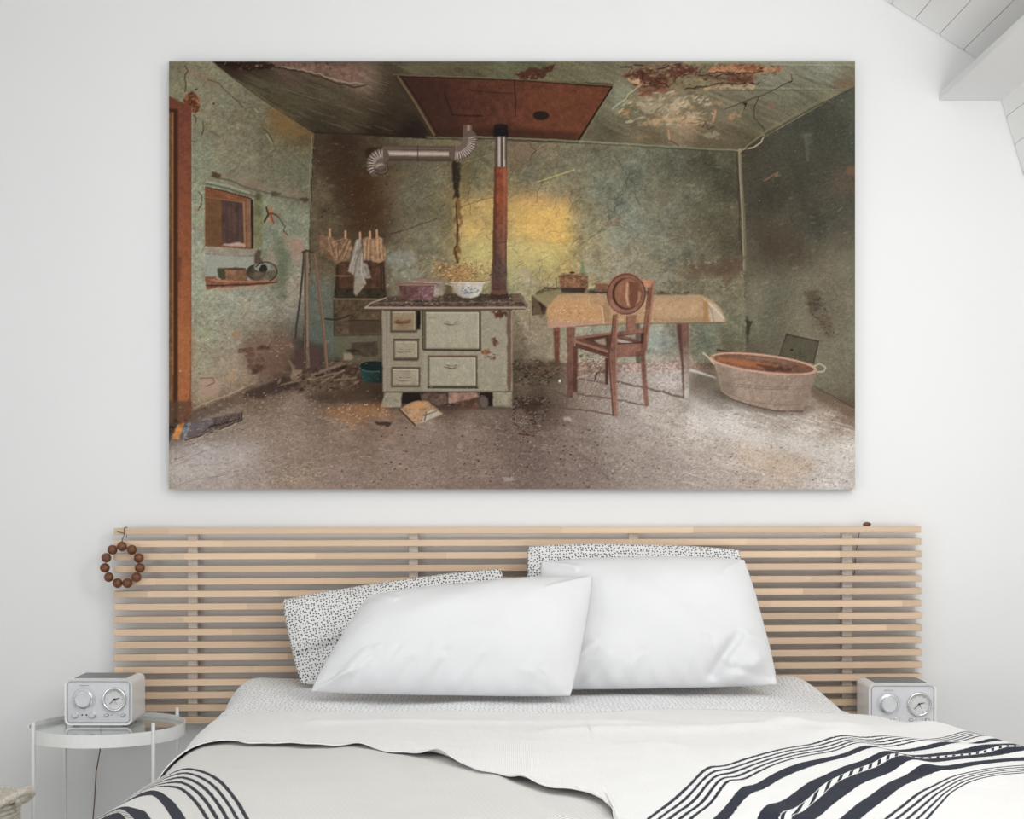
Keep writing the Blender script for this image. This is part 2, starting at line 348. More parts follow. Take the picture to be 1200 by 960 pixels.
    # ---- regions
    LW = [(198, 70), (247, 70), (270, 88), (368, 157), (364, 250), (362, 330), (352, 428), (225, 486), (198, 490)]
    CE = [(247, 70), (1004, 70), (1004, 101), (868, 177), (700, 166), (500, 163), (368, 157), (270, 88)]
    BW = [(368, 157), (500, 162), (700, 166), (868, 177), (876, 432), (600, 440), (352, 440), (362, 330)]
    RW = [(868, 177), (1004, 100), (1004, 482), (950, 460), (874, 428)]
    FL = [(198, 486), (225, 486), (352, 424), (450, 420), (600, 425), (874, 425), (950, 460), (1004, 480), (1004, 575), (196, 575)]
    fill(BW, [(372, 165, 62, 52, 40), (400, 165, 55, 42, 30), (400, 200, 66, 52, 36), (375, 230, 88, 82, 60), (385, 300, 88, 80, 58), (420, 220, 58, 43, 29), (430, 245, 60, 42, 28), (375, 340, 92, 108, 98),
              (380, 400, 78, 98, 92), (450, 250, 84, 80, 60), (455, 300, 108, 112, 92), (470, 200, 88, 84, 66), (500, 210, 92, 96, 78), (480, 230, 92, 102, 86), (500, 280, 108, 118, 98), (480, 320, 118, 124, 104),
              (520, 250, 98, 104, 82), (525, 300, 112, 112, 82), (545, 200, 84, 84, 62), (560, 185, 94, 100, 78), (560, 215, 108, 114, 86), (540, 240, 150, 128, 72), (550, 270, 184, 160, 94), (560, 300, 166, 160, 102), (570, 240, 168, 152, 92),
              (550, 325, 130, 126, 86), (600, 310, 156, 162, 116), (620, 240, 178, 150, 88), (620, 265, 204, 172, 100), (650, 250, 190, 156, 84), (655, 275, 200, 168, 88), (610, 290, 170, 168, 112), (640, 300, 168, 162, 98), (660, 310, 160, 150, 92),
              (620, 340, 138, 142, 108), (610, 180, 98, 96, 76), (620, 205, 96, 108, 94), (660, 200, 100, 112, 96), (650, 222, 112, 116, 92), (690, 180, 96, 104, 86), (700, 220, 100, 116, 104), (690, 260, 122, 130, 104), (690, 300, 128, 138, 112), (720, 240, 104, 122, 112),
              (740, 200, 90, 104, 92), (740, 260, 110, 130, 122), (720, 310, 128, 138, 122), (780, 190, 78, 88, 76), (780, 250, 100, 112, 98), (780, 300, 112, 122, 106), (830, 190, 66, 72, 58), (850, 220, 70, 74, 58), (830, 260, 84, 90, 72), (855, 290, 74, 76, 60),
              (800, 320, 104, 104, 84), (850, 340, 104, 110, 88), (860, 380, 98, 110, 90), (850, 410, 88, 86, 66), (820, 400, 100, 118, 104), (770, 400, 130, 150, 146), (690, 400, 132, 152, 142), (650, 400, 138, 138, 118), (620, 380, 142, 136, 116), (610, 420, 116, 108, 90),
              (700, 430, 150, 150, 142), (780, 430, 150, 150, 142), (600, 350, 126, 136, 112), (440, 330, 100, 96, 76), (400, 430, 60, 50, 38)])
    fill(LW, [(205, 78, 112, 116, 96), (230, 90, 128, 134, 112), (205, 110, 122, 134, 110), (245, 120, 128, 132, 110), (260, 150, 124, 126, 106), (300, 130, 112, 112, 90), (330, 145, 112, 94, 60), (355, 160, 98, 82, 54), (240, 190, 132, 148, 128), (280, 190, 122, 126, 106),
              (320, 190, 102, 106, 86), (355, 200, 94, 102, 86), (300, 220, 118, 112, 92), (350, 225, 104, 106, 88), (232, 240, 144, 160, 136), (230, 300, 150, 168, 150), (310, 240, 128, 144, 126), (345, 260, 126, 140, 124), (350, 300, 140, 150, 140), (310, 280, 118, 136, 122),
              (330, 300, 128, 138, 120), (328, 320, 98, 108, 92), (345, 330, 150, 148, 136), (260, 300, 158, 168, 158), (235, 340, 152, 172, 156), (270, 350, 146, 160, 152), (300, 355, 148, 160, 152), (340, 360, 130, 136, 128), (350, 390, 92, 84, 72), (240, 390, 148, 158, 138),
              (270, 390, 152, 154, 138), (300, 400, 122, 104, 86), (330, 400, 104, 88, 74), (235, 430, 150, 150, 128), (240, 460, 156, 146, 120), (270, 430, 152, 138, 118), (285, 445, 138, 120, 100), (320, 430, 98, 80, 66), (345, 425, 62, 50, 40), (230, 480, 120, 102, 84), (265, 470, 124, 104, 88)])
    fill(CE, [(270, 76, 48, 34, 25), (300, 80, 58, 44, 34), (340, 80, 92, 74, 62), (400, 78, 104, 80, 68), (425, 95, 122, 106, 88), (300, 100, 82, 80, 58), (340, 120, 78, 74, 52), (380, 110, 80, 74, 54), (380, 145, 54, 48, 34), (420, 130, 70, 62, 44), (440, 150, 42, 34, 25), (460, 100, 60, 50, 36),
              (460, 130, 52, 42, 30), (480, 155, 32, 25, 20), (480, 82, 90, 84, 62), (520, 78, 86, 80, 58), (600, 80, 96, 98, 70), (660, 82, 104, 102, 74), (700, 82, 108, 106, 80), (720, 110, 122, 124, 98), (740, 140, 106, 102, 78), (710, 158, 84, 82, 62), (760, 100, 112, 92, 72), (780, 130, 146, 134, 108),
              (800, 150, 140, 122, 94), (760, 160, 92, 84, 62), (820, 110, 112, 108, 84), (850, 130, 116, 112, 88), (850, 160, 92, 84, 62), (820, 165, 98, 88, 66), (880, 140, 96, 94, 72), (900, 120, 108, 108, 86), (900, 90, 124, 126, 106), (960, 80, 130, 136, 118), (980, 98, 116, 112, 88), (940, 120, 104, 104, 82), (870, 170, 78, 74, 54)])
    fill(RW, [(875, 185, 62, 60, 46), (900, 170, 58, 60, 50), (940, 140, 58, 64, 54), (990, 115, 70, 78, 66), (900, 230, 54, 54, 42), (950, 200, 62, 66, 56), (990, 170, 62, 70, 60), (950, 260, 62, 64, 54), (900, 290, 62, 58, 44), (990, 240, 68, 72, 60), (985, 215, 84, 74, 60), (885, 300, 82, 82, 64),
              (930, 300, 74, 70, 54), (990, 300, 88, 88, 70), (900, 340, 96, 100, 80), (940, 330, 104, 104, 84), (990, 350, 106, 108, 88), (970, 320, 100, 98, 78), (885, 380, 92, 96, 76), (920, 370, 102, 104, 82), (960, 380, 104, 102, 82), (995, 400, 108, 114, 94), (885, 420, 86, 80, 62), (960, 430, 104, 106, 86), (990, 450, 100, 98, 80), (985, 470, 84, 78, 62)])
    fill(FL, [(200, 495, 66, 56, 46), (215, 540, 178, 166, 158), (210, 570, 170, 158, 146), (250, 500, 128, 112, 98), (240, 530, 174, 162, 156), (290, 540, 166, 150, 142), (260, 560, 170, 156, 148), (300, 500, 142, 124, 108), (300, 470, 112, 92, 76), (340, 445, 74, 58, 46), (380, 430, 70, 54, 42), (420, 440, 64, 48, 36), (440, 450, 58, 44, 33),
              (345, 470, 138, 118, 104), (390, 465, 96, 76, 62), (420, 475, 112, 90, 74), (340, 510, 146, 126, 112), (400, 500, 138, 116, 100), (400, 560, 142, 122, 110), (350, 560, 148, 128, 114), (450, 490, 132, 106, 88), (460, 530, 138, 118, 106), (500, 500, 136, 118, 106), (540, 510, 132, 112, 100), (500, 560, 140, 120, 108), (560, 550, 130, 110, 100),
              (520, 470, 86, 66, 54), (600, 500, 106, 88, 78), (625, 460, 78, 62, 50), (640, 435, 92, 80, 66), (600, 440, 98, 88, 72), (640, 480, 84, 68, 58), (620, 540, 112, 96, 88), (670, 500, 128, 112, 104), (680, 550, 128, 112, 104), (690, 450, 140, 122, 110), (740, 450, 164, 152, 144), (720, 490, 154, 142, 134), (780, 440, 178, 168, 162), (760, 480, 176, 164, 156),
              (820, 440, 104, 92, 80), (840, 425, 84, 74, 58), (840, 460, 116, 108, 98), (810, 500, 190, 180, 172), (850, 490, 196, 190, 184), (820, 540, 172, 158, 150), (760, 550, 152, 138, 130), (880, 520, 190, 178, 168), (900, 560, 178, 162, 150), (940, 500, 186, 178, 168), (960, 480, 166, 150, 136), (990, 520, 196, 188, 180), (970, 560, 196, 190, 186), (990, 485, 120, 100, 84),
              (960, 465, 106, 92, 74), (910, 495, 160, 150, 140), (700, 425, 124, 112, 98)])
    # ---- plaster, stain and dust texture over the regions
    def tex_region(pts, amp, n, rough=0, tint=(1, 1, 1)):
        x0, y0, x1, y1, m = mask(pts); f = (1+amp*n[y0:y1, x0:x1]*m)
        img[y0:y1, x0:x1] *= np.stack([1+(f-1)*t for t in tint], -1)
    big = fbm(26, 22, 5, .62, 5); mid = fbm(9, 7, 4, .7, 6); fine = fbm(2.2, 1.8, 3, .8, 8)
    tex_region(BW, .045, big); tex_region(BW, .06, mid); tex_region(BW, .075, fine, tint=(1, .98, .9)); tex_region(BW, .028, fbm(34, 28, 4, .6, 15), tint=(.6, -.1, -.5))
    tex_region(LW, .045, mid); tex_region(LW, .075, fine); tex_region(LW, .032, fbm(22, 22, 4, .6, 16), tint=(.6, 0, -.5))
    tex_region(RW, .05, fbm(30, 50, 5, .6, 17)); tex_region(RW, .06, fine)
    cst = shear(fbm(26, 4, 4, .7, 18), -.45); tex_region(CE, .065, cst); tex_region(CE, .05, fine)
    cfl = shear(fbm(14, 5, 4, .75, 19), -.25); tex_region(FL, .035, cfl); tex_region(FL, .05, fine); tex_region(FL, .05, fbm(1.2, .8, 2, .8, 29))
    for reg, t in ((BW, (.99, .925, .93)), (LW, (.95, .93, .93)), (CE, (.98, .95, .96)), (RW, (1.02, 1.0, 1.04))):
        x0, y0, x1, y1, m = mask(reg); img[y0:y1, x0:x1] *= 1-m[..., None]*(1-A(*[v*255 for v in t]))
    for reg, k in ((BW, .84), (RW, .72), (LW, .88)):
        x0, y0, x1, y1, m = mask(reg); sub = img[y0:y1, x0:x1]; l = (sub*np.array([.3, .59, .11], np.float32)).sum(-1, keepdims=True)
        warm = np.clip((sub[..., :1]-sub[..., 1:2])*8, 0, 1)             # leave the sunlit and rusty areas as they are
        kk = 1-(1-k)*(1-warm)*m[..., None]; img[y0:y1, x0:x1] = (l+(sub-l)*kk)*(1+(1-warm)*m[..., None]*np.array([.055, .005, -.06], np.float32))
    # brush-like wear: light and dark flakes of paint on the walls
    for reg, k in ((BW, 520), (LW, 200), (RW, 160)):
        speck(reg, k, (.8, 2.4), [(150, 158, 138), (158, 150, 124), (84, 78, 62), (70, 62, 48), (128, 120, 98)], (.08, .30), 2.6, seed=31+k)
        speck(reg, k, (.3, .8), [(60, 52, 40), (170, 168, 150)], (.15, .5), 1.6, seed=32+k)
    # ---- back wall stains
    poly([(392, 160), (468, 165), (462, 215), (456, 270), (452, 300), (402, 300), (398, 240), (380, 190)], (50, 36, 24), .45, 7, 5, seed=41)
    poly([(412, 200), (450, 205), (452, 275), (415, 280)], (74, 46, 26), .4, 3, 6, seed=42)
    poly([(430, 190), (480, 196), (470, 240), (445, 235)], (120, 98, 66), .25, 4, 6, seed=43)
    poly([(526, 232), (580, 235), (668, 236), (668, 300), (610, 318), (532, 322)], (214, 178, 96), .30, 5, 2)
    poly([(600, 240), (662, 242), (664, 285), (606, 275)], (222, 172, 90), .32, 4, 3, seed=47)
    poly([(600, 228), (668, 230), (669, 240), (600, 238)], (198, 150, 90), .3, 3, 1)
    poly([(540, 275), (600, 282), (660, 290), (655, 315), (600, 335), (545, 330)], (176, 178, 118), .3, 6, 3)
    poly(Z(3, [(378, 440), (412, 450), (410, 520), (402, 590), (385, 600), (380, 520)]), (38, 28, 20), .9, .7, 1.2, seed=44)
    poly(Z(3, [(385, 590), (405, 610), (408, 720), (405, 850), (385, 850), (388, 700)]), (104, 72, 40), .8, .6, 1.8, seed=45)
    line(Z(3, [(392, 610), (398, 700), (396, 780), (400, 850)]), 2.0, (60, 40, 24), .8, 1.4)
    poly(Z(3, [(360, 560), (385, 560), (380, 800), (358, 700)]), (96, 84, 54), .5, 2, 2)
    poly(Z(3, [(415, 450), (450, 450), (440, 590), (410, 600)]), (112, 96, 58), .5, 2, 2)
    poly(Z(3, [(600, 365), (700, 370), (715, 410), (660, 445), (600, 430)]), (118, 98, 78), .6, 1.5, 2.5, seed=46)
    line(Z(3, [(690, 375), (715, 400), (690, 440)]), 1, (56, 44, 34), .8, 1)
    line(Z(3, [(720, 526), (790, 503), (868, 478)]), 1.0, (196, 186, 110), .8)
    line(Z(3, [(420, 450), (520, 420), (560, 400)]), .8, (150, 140, 90), .5, .5)
    line(Z(3, [(410, 630), (470, 605), (540, 590), (590, 575)]), .8, (96, 78, 44), .8, .6)
    line(Z(3, [(110, 745), (180, 722), (320, 672)]), .9, (56, 52, 42), .8, .3)
    for pts in ([(740, 520), (715, 610)], [(1090, 500), (1040, 590), (1015, 690), (960, 735), (920, 760)], [(1060, 590), (1000, 700)], [(860, 560), (850, 640)], [(470, 480), (440, 590), (450, 660)], [(620, 480), (600, 530)]):
        line(Z(3, pts), .7, (66, 64, 50), .6, 1.5)
    for pts in ([(130, 480), (120, 540), (70, 600), (40, 690)], [(70, 420), (120, 500)], [(0, 730), (70, 700), (110, 715)], [(130, 520), (170, 620)]):
        line(Z(6, pts), .8, (60, 60, 48), .6, 1.5)
    line(Z(6, [(45, 700), (85, 690)]), 3, (130, 92, 58), .6, .8)
    # pale flaking patches low on the back wall
    for (x, y, w, h, c, a) in ((470, 305, 34, 16, (146, 150, 144), .45), (480, 325, 40, 12, (150, 150, 136), .35), (610, 322, 22, 10, (168, 150, 130), .5), (622, 330, 14, 7, (172, 158, 150), .5), (690, 318, 26, 12, (156, 160, 150), .4), (780, 325, 40, 14, (150, 150, 136), .35),
                          (530, 318, 40, 9, (138, 104, 62), .6), (545, 316, 18, 6, (186, 140, 88), .6), (700, 300, 12, 6, (118, 84, 66), .5), (825, 318, 34, 9, (92, 72, 54), .6), (850, 316, 16, 18, (78, 64, 50), .55), (800, 322, 20, 6, (120, 98, 78), .4), (560, 345, 22, 8, (150, 150, 120), .3),
                          (720, 280, 24, 26, (130, 146, 140), .3), (690, 345, 80, 10, (134, 150, 138), .3), (760, 395, 30, 30, (150, 160, 156), .35), (830, 375, 30, 30, (100, 118, 104), .3), (440, 215, 8, 4, (150, 138, 112), .0)):
        poly([(x-w/2, y-h/2), (x, y-h*.6), (x+w/2, y-h/3), (x+w*.45, y+h/2), (x-w*.1, y+h*.4), (x-w/2, y+h*.3)], c, a, 1, 3.5, rs=5, seed=int(x*7+y))
    speck([(505, 308), (585, 306), (582, 326), (508, 330)], 260, (.6, 1.5), [(196, 150, 96), (92, 66, 40), (160, 116, 70), (210, 178, 130)], (.4, .9), seed=55)
    speck([(420, 300), (520, 300), (520, 335), (430, 335)], 120, (.6, 1.6), [(166, 166, 158), (96, 92, 74)], (.3, .7), seed=56)
    speck([(690, 300), (870, 300), (870, 345), (690, 345)], 260, (.5, 1.5), [(160, 158, 140), (84, 72, 56), (112, 98, 76)], (.25, .6), seed=57)
    speck([(376, 165), (470, 170), (460, 300), (372, 300)], 420, (.5, 1.4), [(112, 88, 52), (36, 26, 18), (92, 66, 38)], (.2, .6), seed=58)
    # fine relief of the old lime plaster: short curved scratches with a lit and a dark side
    for k in range(620):
        x = rng.uniform(372, 868); y = rng.uniform(172, 400); L = rng.uniform(3, 13); th = rng.choice([-.9, -.5, 1.2, .3])+rng.normal()*.35
        q = [(x, y), (x+L*.5*math.cos(th)+rng.normal(), y+L*.5*math.sin(th)+rng.normal()), (x+L*math.cos(th), y+L*math.sin(th))]
        f_ = .35 if x < 470 and y < 310 else 1.; line(q, .7, (150, 148, 128), .24*f_); line([(a+.8, b+.8) for a, b in q], .7, (58, 52, 40), .34*f_)
    for k in range(260):
        x = rng.uniform(228, 362); y = rng.uniform(90, 460); L = rng.uniform(3, 10); th = rng.choice([-.7, .6, 1.3])+rng.normal()*.35
        q = [(x, y), (x+L*.5*math.cos(th)+rng.normal(), y+L*.5*math.sin(th)+rng.normal()), (x+L*math.cos(th), y+L*math.sin(th))]
        if y > 88+(x-270)*.69+4: line(q, .7, (168, 164, 142), .28); line([(a+.8, b+.8) for a, b in q], .7, (76, 66, 52), .32)
    # wall line where ceiling meets back wall
    line([(500, 161), (600, 163), (700, 167), (868, 177)], 1.6, (132, 132, 104), .7, .3)
    line([(500, 163), (700, 169), (868, 179)], .9, (56, 54, 42), .7, .3)
    line([(368, 156), (440, 158), (500, 160)], 1.2, (34, 28, 20), .7, .4)
    # back right corner pipe
    line(Z(6, [(572, 405), (576, 520), (584, 640), (590, 780), (592, 880)]), 4.2, (104, 98, 78), .95)
    line(Z(6, [(569, 405), (573, 520), (580, 640), (585, 780), (588, 880)]), 1.2, (146, 140, 116), .8)
    line(Z(6, [(560, 410), (566, 560), (576, 800)]), 2.0, (62, 48, 36), .7, .5)
    poly(Z(6, [(560, 820), (590, 830), (575, 890), (520, 930), (450, 880), (370, 890), (360, 870), (480, 860)]), (88, 66, 52), .6, 1.2, 2.5, seed=61)
    line([(875, 372), (876, 402)], 3.5, (70, 66, 52), .8, .6)
    poly(Z(7, [(285, 140), (330, 145), (320, 160), (310, 210), (300, 205), (298, 160)]), (52, 46, 34), .85, .3, .5)
    # left corner line
    line([(368, 158), (365, 190), (362, 232), (364, 260), (360, 330)], 1.4, (84, 84, 66), .7, .5)
    line([(366, 160), (362, 232)], .8, (150, 150, 124), .5, .3)
    # ---- left wall details
    line([(247, 70), (270, 89), (300, 111), (330, 132), (367, 155)], 1.3, (46, 40, 28), .9, .2)
    poly(Z(11, [(1060, 520), (1200, 520), (1350, 640), (1560, 800), (1400, 830), (1180, 790), (1080, 650)]), (122, 92, 52), .55, 2, 3, seed=64)
    poly(Z(11, [(20, 0), (130, 30), (300, 120), (430, 150), (560, 240), (480, 300), (430, 240), (260, 170), (90, 90)]), (136, 104, 80), .4, 1, 2, seed=65)
    for pts, w in (([(180, 50), (210, 110), (180, 150), (190, 250), (180, 330)], 1.4), ([(420, 200), (540, 240), (640, 340), (760, 440), (800, 500)], .9), ([(370, 660), (380, 730), (360, 800)], 1.2), ([(270, 580), (300, 620), (295, 670)], 1.2), ([(250, 860), (280, 880)], 1), ([(450, 760), (560, 820)], .8), ([(1030, 730), (1090, 800), (1130, 870)], 1)):
        line(Z(11, pts), w, (60, 52, 38), .85, .7)
    ell(*Z(11, [(488, 462)])[0], 1.4, 1.2, (52, 50, 40)); ell(*Z(11, [(300, 308)])[0], 2, .9, (52, 50, 40))
    for pts in ([(1060, 790), (1110, 880)], [(560, 480), (600, 500)], [(930, 520), (960, 550)]): line(Z(11, pts), 1.2, (176, 174, 152), .6, .4)
    poly(Z(11, [(180, 340), (260, 335), (330, 400), (345, 480), (310, 570), (255, 560), (230, 510), (165, 440)]), (98, 54, 34), .95, .2, .9, tex=.25)
    speck(Z(11, [(180, 340), (260, 335), (330, 400), (345, 480), (310, 560), (240, 540), (165, 440)]), 40, (.5, 1.4), [(160, 96, 60), (50, 26, 16), (186, 130, 90)], seed=66)
    # shadow band under upper ledge, moulding above window
    poly(Z(12, [(140, 60), (250, 80), (400, 130), (540, 160), (820, 230), (860, 240), (880, 190), (700, 150), (300, 40), (160, 20)]), (134, 112, 94), .5, 1.5, 1.5)
    line(Z(12, [(150, 45), (300, 80), (430, 135), (600, 180), (820, 225)]), 2.2, (88, 88, 70), .85, .4)
    line(Z(12, [(110, 100), (250, 130), (420, 185), (500, 200)]), 2.2, (84, 92, 76), .8, .3)
    line(Z(12, [(110, 85), (280, 118), (430, 168)]), 2.5, (150, 158, 134), .7)
    poly(Z(12, [(150, 15), (190, 10), (230, 40), (200, 60), (150, 50)]), (72, 52, 38), .85, .2, .7)
    poly(Z(12, [(590, 160), (640, 155), (680, 180), (600, 200)]), (70, 62, 46), .8, .2, .5)
    poly(Z(12, [(800, 210), (870, 205), (880, 230), (840, 240)]), (66, 50, 38), .85, .2, .5)
    poly(Z(12, [(480, 170), (535, 180), (530, 580), (470, 580), (465, 300)]), (110, 108, 74), .85, .5, .4, tex=.1)
    poly(Z(12, [(480, 170), (520, 175), (515, 230), (478, 220)]), (64, 66, 48), .7, 1)
    # window
    poly(Z(12, [(100, 120), (240, 150), (440, 205), (462, 225), (465, 585), (440, 592), (100, 560)]), (56, 38, 28), 1)
    poly(Z(12, [(100, 125), (240, 158), (415, 208), (440, 215), (442, 585), (400, 590), (100, 570)]), (122, 76, 50), 1, tex=.08)
    poly(Z(12, [(412, 208), (442, 218), (444, 582), (412, 575)]), (128, 92, 68), 1, tex=.06)
    poly(Z(12, [(105, 195), (388, 238), (400, 575), (105, 565)]), (84, 58, 46), 1)
    poly(Z(12, [(105, 205), (225, 220), (225, 560), (105, 562)]), (106, 74, 48), 1, tex=.05)
    poly(Z(12, [(225, 222), (385, 240), (390, 548), (225, 555)]), (82, 60, 54), 1, tex=.08)
    for x in (262, 300, 345): line(Z(12, [(x, 235), (x+2, 545)]), 1, (66, 48, 46), .7)
    line(Z(12, [(105, 200), (388, 240)]), 1.2, (150, 104, 70), .8); line(Z(12, [(390, 240), (400, 572)]), 1.8, (150, 112, 84), .9)
    poly(Z(12, [(230, 558), (300, 545), (350, 536), (398, 555), (402, 575), (230, 566)]), (188, 158, 142), .9, .2, .4)
    line(Z(12, [(105, 562), (250, 568), (400, 580)]), 1.4, (120, 84, 60), .8)
    poly(Z(12, [(100, 572), (440, 592), (480, 600), (482, 640), (300, 640), (102, 625)]), (142, 132, 116), .9, .3, .3, tex=.06)
    line(Z(12, [(102, 625), (300, 642), (482, 642)]), 1, (98, 92, 76), .7)
    poly(Z(12, [(104, 630), (470, 650), (470, 830), (106, 830)]), (146, 148, 136), .8, .8)
    # nail with twigs
    for pts, w, c in (([(560, 280), (575, 330), (545, 385)], 2.4, (70, 46, 32)), ([(580, 285), (600, 320), (590, 390)], 3.6, (164, 108, 74)), ([(590, 320), (650, 345)], 1.8, (80, 44, 28)), ([(590, 330), (615, 395)], 2.2, (120, 70, 46)), ([(640, 330), (665, 350)], 1.6, (150, 100, 74)), ([(650, 350), (700, 420), (690, 455), (720, 485)], 1, (52, 46, 40))):
        line(Z(12, pts), w, c, .95, .3)
    # broad smoke smudge and pink plaster
    poly(Z(12, [(630, 500), (700, 520), (730, 660), (690, 760), (700, 960), (670, 960), (650, 760), (625, 640)]), (82, 90, 70), .62, 2.5, 2)
    poly(Z(12, [(680, 480), (760, 500), (850, 580), (830, 680), (790, 690), (740, 600)]), (156, 116, 98), .55, 1.3, 2.5, seed=67)
    poly(Z(12, [(560, 590), (610, 620), (640, 700), (560, 700)]), (160, 136, 122), .5, 1.3, 2)
    poly(Z(12, [(20, 430), (80, 420), (90, 500), (40, 500)]), (150, 130, 130), .4, 1, 2); poly(Z(12, [(15, 270), (75, 250), (60, 310), (20, 320)]), (140, 110, 92), .5, 1, 1.5)
    line(Z(12, [(50, 160), (75, 190), (70, 260), (50, 300)]), 1.2, (70, 50, 40), .8, .8)
    # shelf with pots
    poly(Z(12, [(100, 800), (200, 800), (440, 822), (640, 825), (650, 845), (440, 868), (180, 880), (110, 905)]), (128, 82, 62), 1, .15, .4, tex=.12)
    poly(Z(12, [(110, 815), (440, 828), (640, 826), (600, 836), (200, 840)]), (174, 120, 92), .9, .2)
    line(Z(12, [(110, 862), (200, 862), (440, 856), (640, 838)]), 1.6, (66, 40, 30), .9, .2)
    poly(Z(12, [(150, 880), (400, 868), (600, 858), (500, 885), (200, 900)]), (170, 128, 100), .5, .8)
    poly(Z(12, [(190, 735), (260, 730), (260, 820), (205, 820)]), (70, 66, 48), 1, .2)
    poly(Z(12, [(248, 735), (400, 740), (425, 750), (418, 830), (260, 828)]), (140, 100, 74), 1, .15, col2=(112, 82, 60), ax=Z(12, [(260, 780), (420, 780)]), tex=.1)
    ell(*Z(12, [(330, 738)])[0], 13, 1.6, (86, 62, 46), 1)
    ell(*Z(12, [(480, 765)])[0], 11, 9.5, (70, 62, 50), 1, tex=.15)
    ell(*Z(12, [(530, 725)])[0], 9.5, 5.5, (132, 132, 122), 1); ell(*Z(12, [(535, 738)])[0], 5, 5, (44, 38, 32), 1, rough=.5)
    poly(Z(12, [(430, 770), (640, 750), (615, 815), (480, 825)]), (96, 84, 68), .9, .2, tex=.15)
    poly(Z(12, [(470, 640), (490, 595), (525, 600), (515, 650), (540, 700), (470, 700)]), (82, 66, 52), .95, .2)
    el = [(555+85*math.cos(t), 760+72*math.sin(t)) for t in np.linspace(-2.6, 1.2, 16)]; line(Z(12, el), 1.6, (62, 48, 42), .95)
    line(Z(12, [(190, 805), (215, 818)]), 1.4, (200, 170, 150), .8)
    # door and frame at far left
    poly(Z(11, [(-5, 370), (250, 500), (248, 3900), (-5, 3900)]), (108, 62, 46), 1, tex=.05)
    poly([(204, 125), (225.2, 125), (224.5, 300), (223, 460), (218, 487), (204, 490)], (112, 62, 48), 1, col2=(160, 94, 56), ax=[(210, 130), (210, 400)], tex=.05)
    poly([(204, 380), (224.5, 380), (222, 472), (218, 487), (204, 490)], (164, 98, 58), .8, 4, tex=.05)
    poly([(198, 128), (209, 128), (209, 495), (198, 495)], (60, 36, 26), .9, .6)
    poly([(198, 132), (203.5, 132), (203.5, 495), (198, 495)], (118, 82, 54), 1, .2, tex=.1)
    line([(200.5, 133), (200.5, 400)], 1, (84, 60, 44), .8); line([(203, 133), (203, 440)], 1.2, (168, 112, 60), .8)
    poly([(208, 300), (213, 302), (212, 332), (208, 330)], (92, 52, 42), .6, .5)
    poly([(198, 470), (224, 470), (220, 486), (204, 492), (198, 505)], (90, 66, 52), .8, 1.5, .5)
    line([(225.5, 126), (225.2, 300), (224.5, 470)], .8, (170, 166, 140), .35)
    # brick patch and low plaster damage
    poly(Z(2, [(305, 370), (420, 345), (440, 330), (530, 320), (545, 390), (500, 400), (490, 470), (420, 470), (370, 480), (320, 430)]), (112, 82, 68), .5, 2.5, 3, seed=71)
    for (x0, y0, x1, y1) in ((308, 372, 372, 388), (380, 362, 432, 380), (335, 392, 376, 408), (382, 392, 402, 404), (340, 412, 372, 430), (375, 412, 412, 428), (345, 436, 392, 452), (362, 455, 388, 472), (396, 438, 420, 460)):
        poly(Z(2, [(x0, y0), (x1, y0-3), (x1, y1-3), (x0, y1)]), (86, 52, 42), .75, .3, .8, tex=.2, seed=int(x0))
    ell(*Z(2, [(380, 455)])[0], 6, 4.5, (66, 46, 38), .5, soft=.5); speck(Z(2, [(430, 330), (540, 310), (530, 400), (420, 400)]), 60, (.6, 1.6), [(150, 120, 100), (96, 70, 58)], seed=72)
    poly(Z(2, [(282, 308), (312, 305), (308, 335), (284, 328)]), (158, 112, 82), .7, .4, .8)
    poly(Z(2, [(150, 490), (200, 480), (245, 520), (200, 570), (150, 560)]), (172, 136, 116), .7, 1, 2); line(Z(2, [(155, 492), (205, 490), (212, 510), (180, 525)]), 1.4, (92, 64, 46), .8, .7)
    poly(Z(2, [(260, 490), (295, 445), (300, 500), (268, 512)]), (184, 140, 96), .5, .8, 1.2)
    poly(Z(2, [(130, 410), (400, 380), (330, 500), (140, 600)]), (176, 170, 150), .18, 6, 5)
    line(Z(2, [(130, 612), (240, 570), (330, 530)]), 1.4, (182, 156, 136), .6, .5)
    speck(LW[5:] + [(230, 360)], 160, (.4, 1.2), [(196, 178, 150), (92, 76, 60), (160, 120, 96)], (.3, .7), seed=73)
    poly(Z(2, [(80, 655), (130, 622), (330, 545), (500, 480), (540, 500), (420, 560), (250, 620), (110, 680)]), (98, 78, 66), .75, 1, 1, tex=.1)
    poly(Z(2, [(340, 545), (500, 485), (560, 520), (500, 540), (400, 575), (330, 570)]), (58, 44, 38), .75, 1.2, 1.2)
    # ---- handles and shovels in the left corner
    poly(Z(13, [(0, 640), (120, 400), (250, 380), (250, 820), (200, 880), (60, 860)]), (88, 92, 84), .4, 4, 3)
    poly(Z(13, [(20, 700), (210, 740), (200, 880), (40, 880)]), (58, 48, 40), .75, 3, 2)
    poly(Z(13, [(20, 775), (110, 745), (165, 760), (170, 880), (40, 880)]), (78, 56, 54), .9, .6, .6)
    line(Z(13, [(80, 215), (72, 330), (58, 480), (36, 640), (32, 700)]), 2.4, (56, 52, 48), .95)
    line(Z(13, [(92, 215), (92, 480), (95, 750), (100, 860)]), 5.2, (106, 88, 70), 1, tex=.08)
    line(Z(13, [(98, 215), (98, 480), (101, 750)]), 1.6, (138, 114, 92), .8)
    line(Z(13, [(86, 215), (86, 480), (90, 860)]), 1, (60, 46, 36), .8)
    line(Z(13, [(70, 220), (100, 212), (135, 225)]), 2.2, (66, 48, 40), .9)
    line(Z(13, [(138, 230), (160, 400), (188, 640), (208, 865)]), 2.8, (104, 78, 60), 1, w2=3.4)
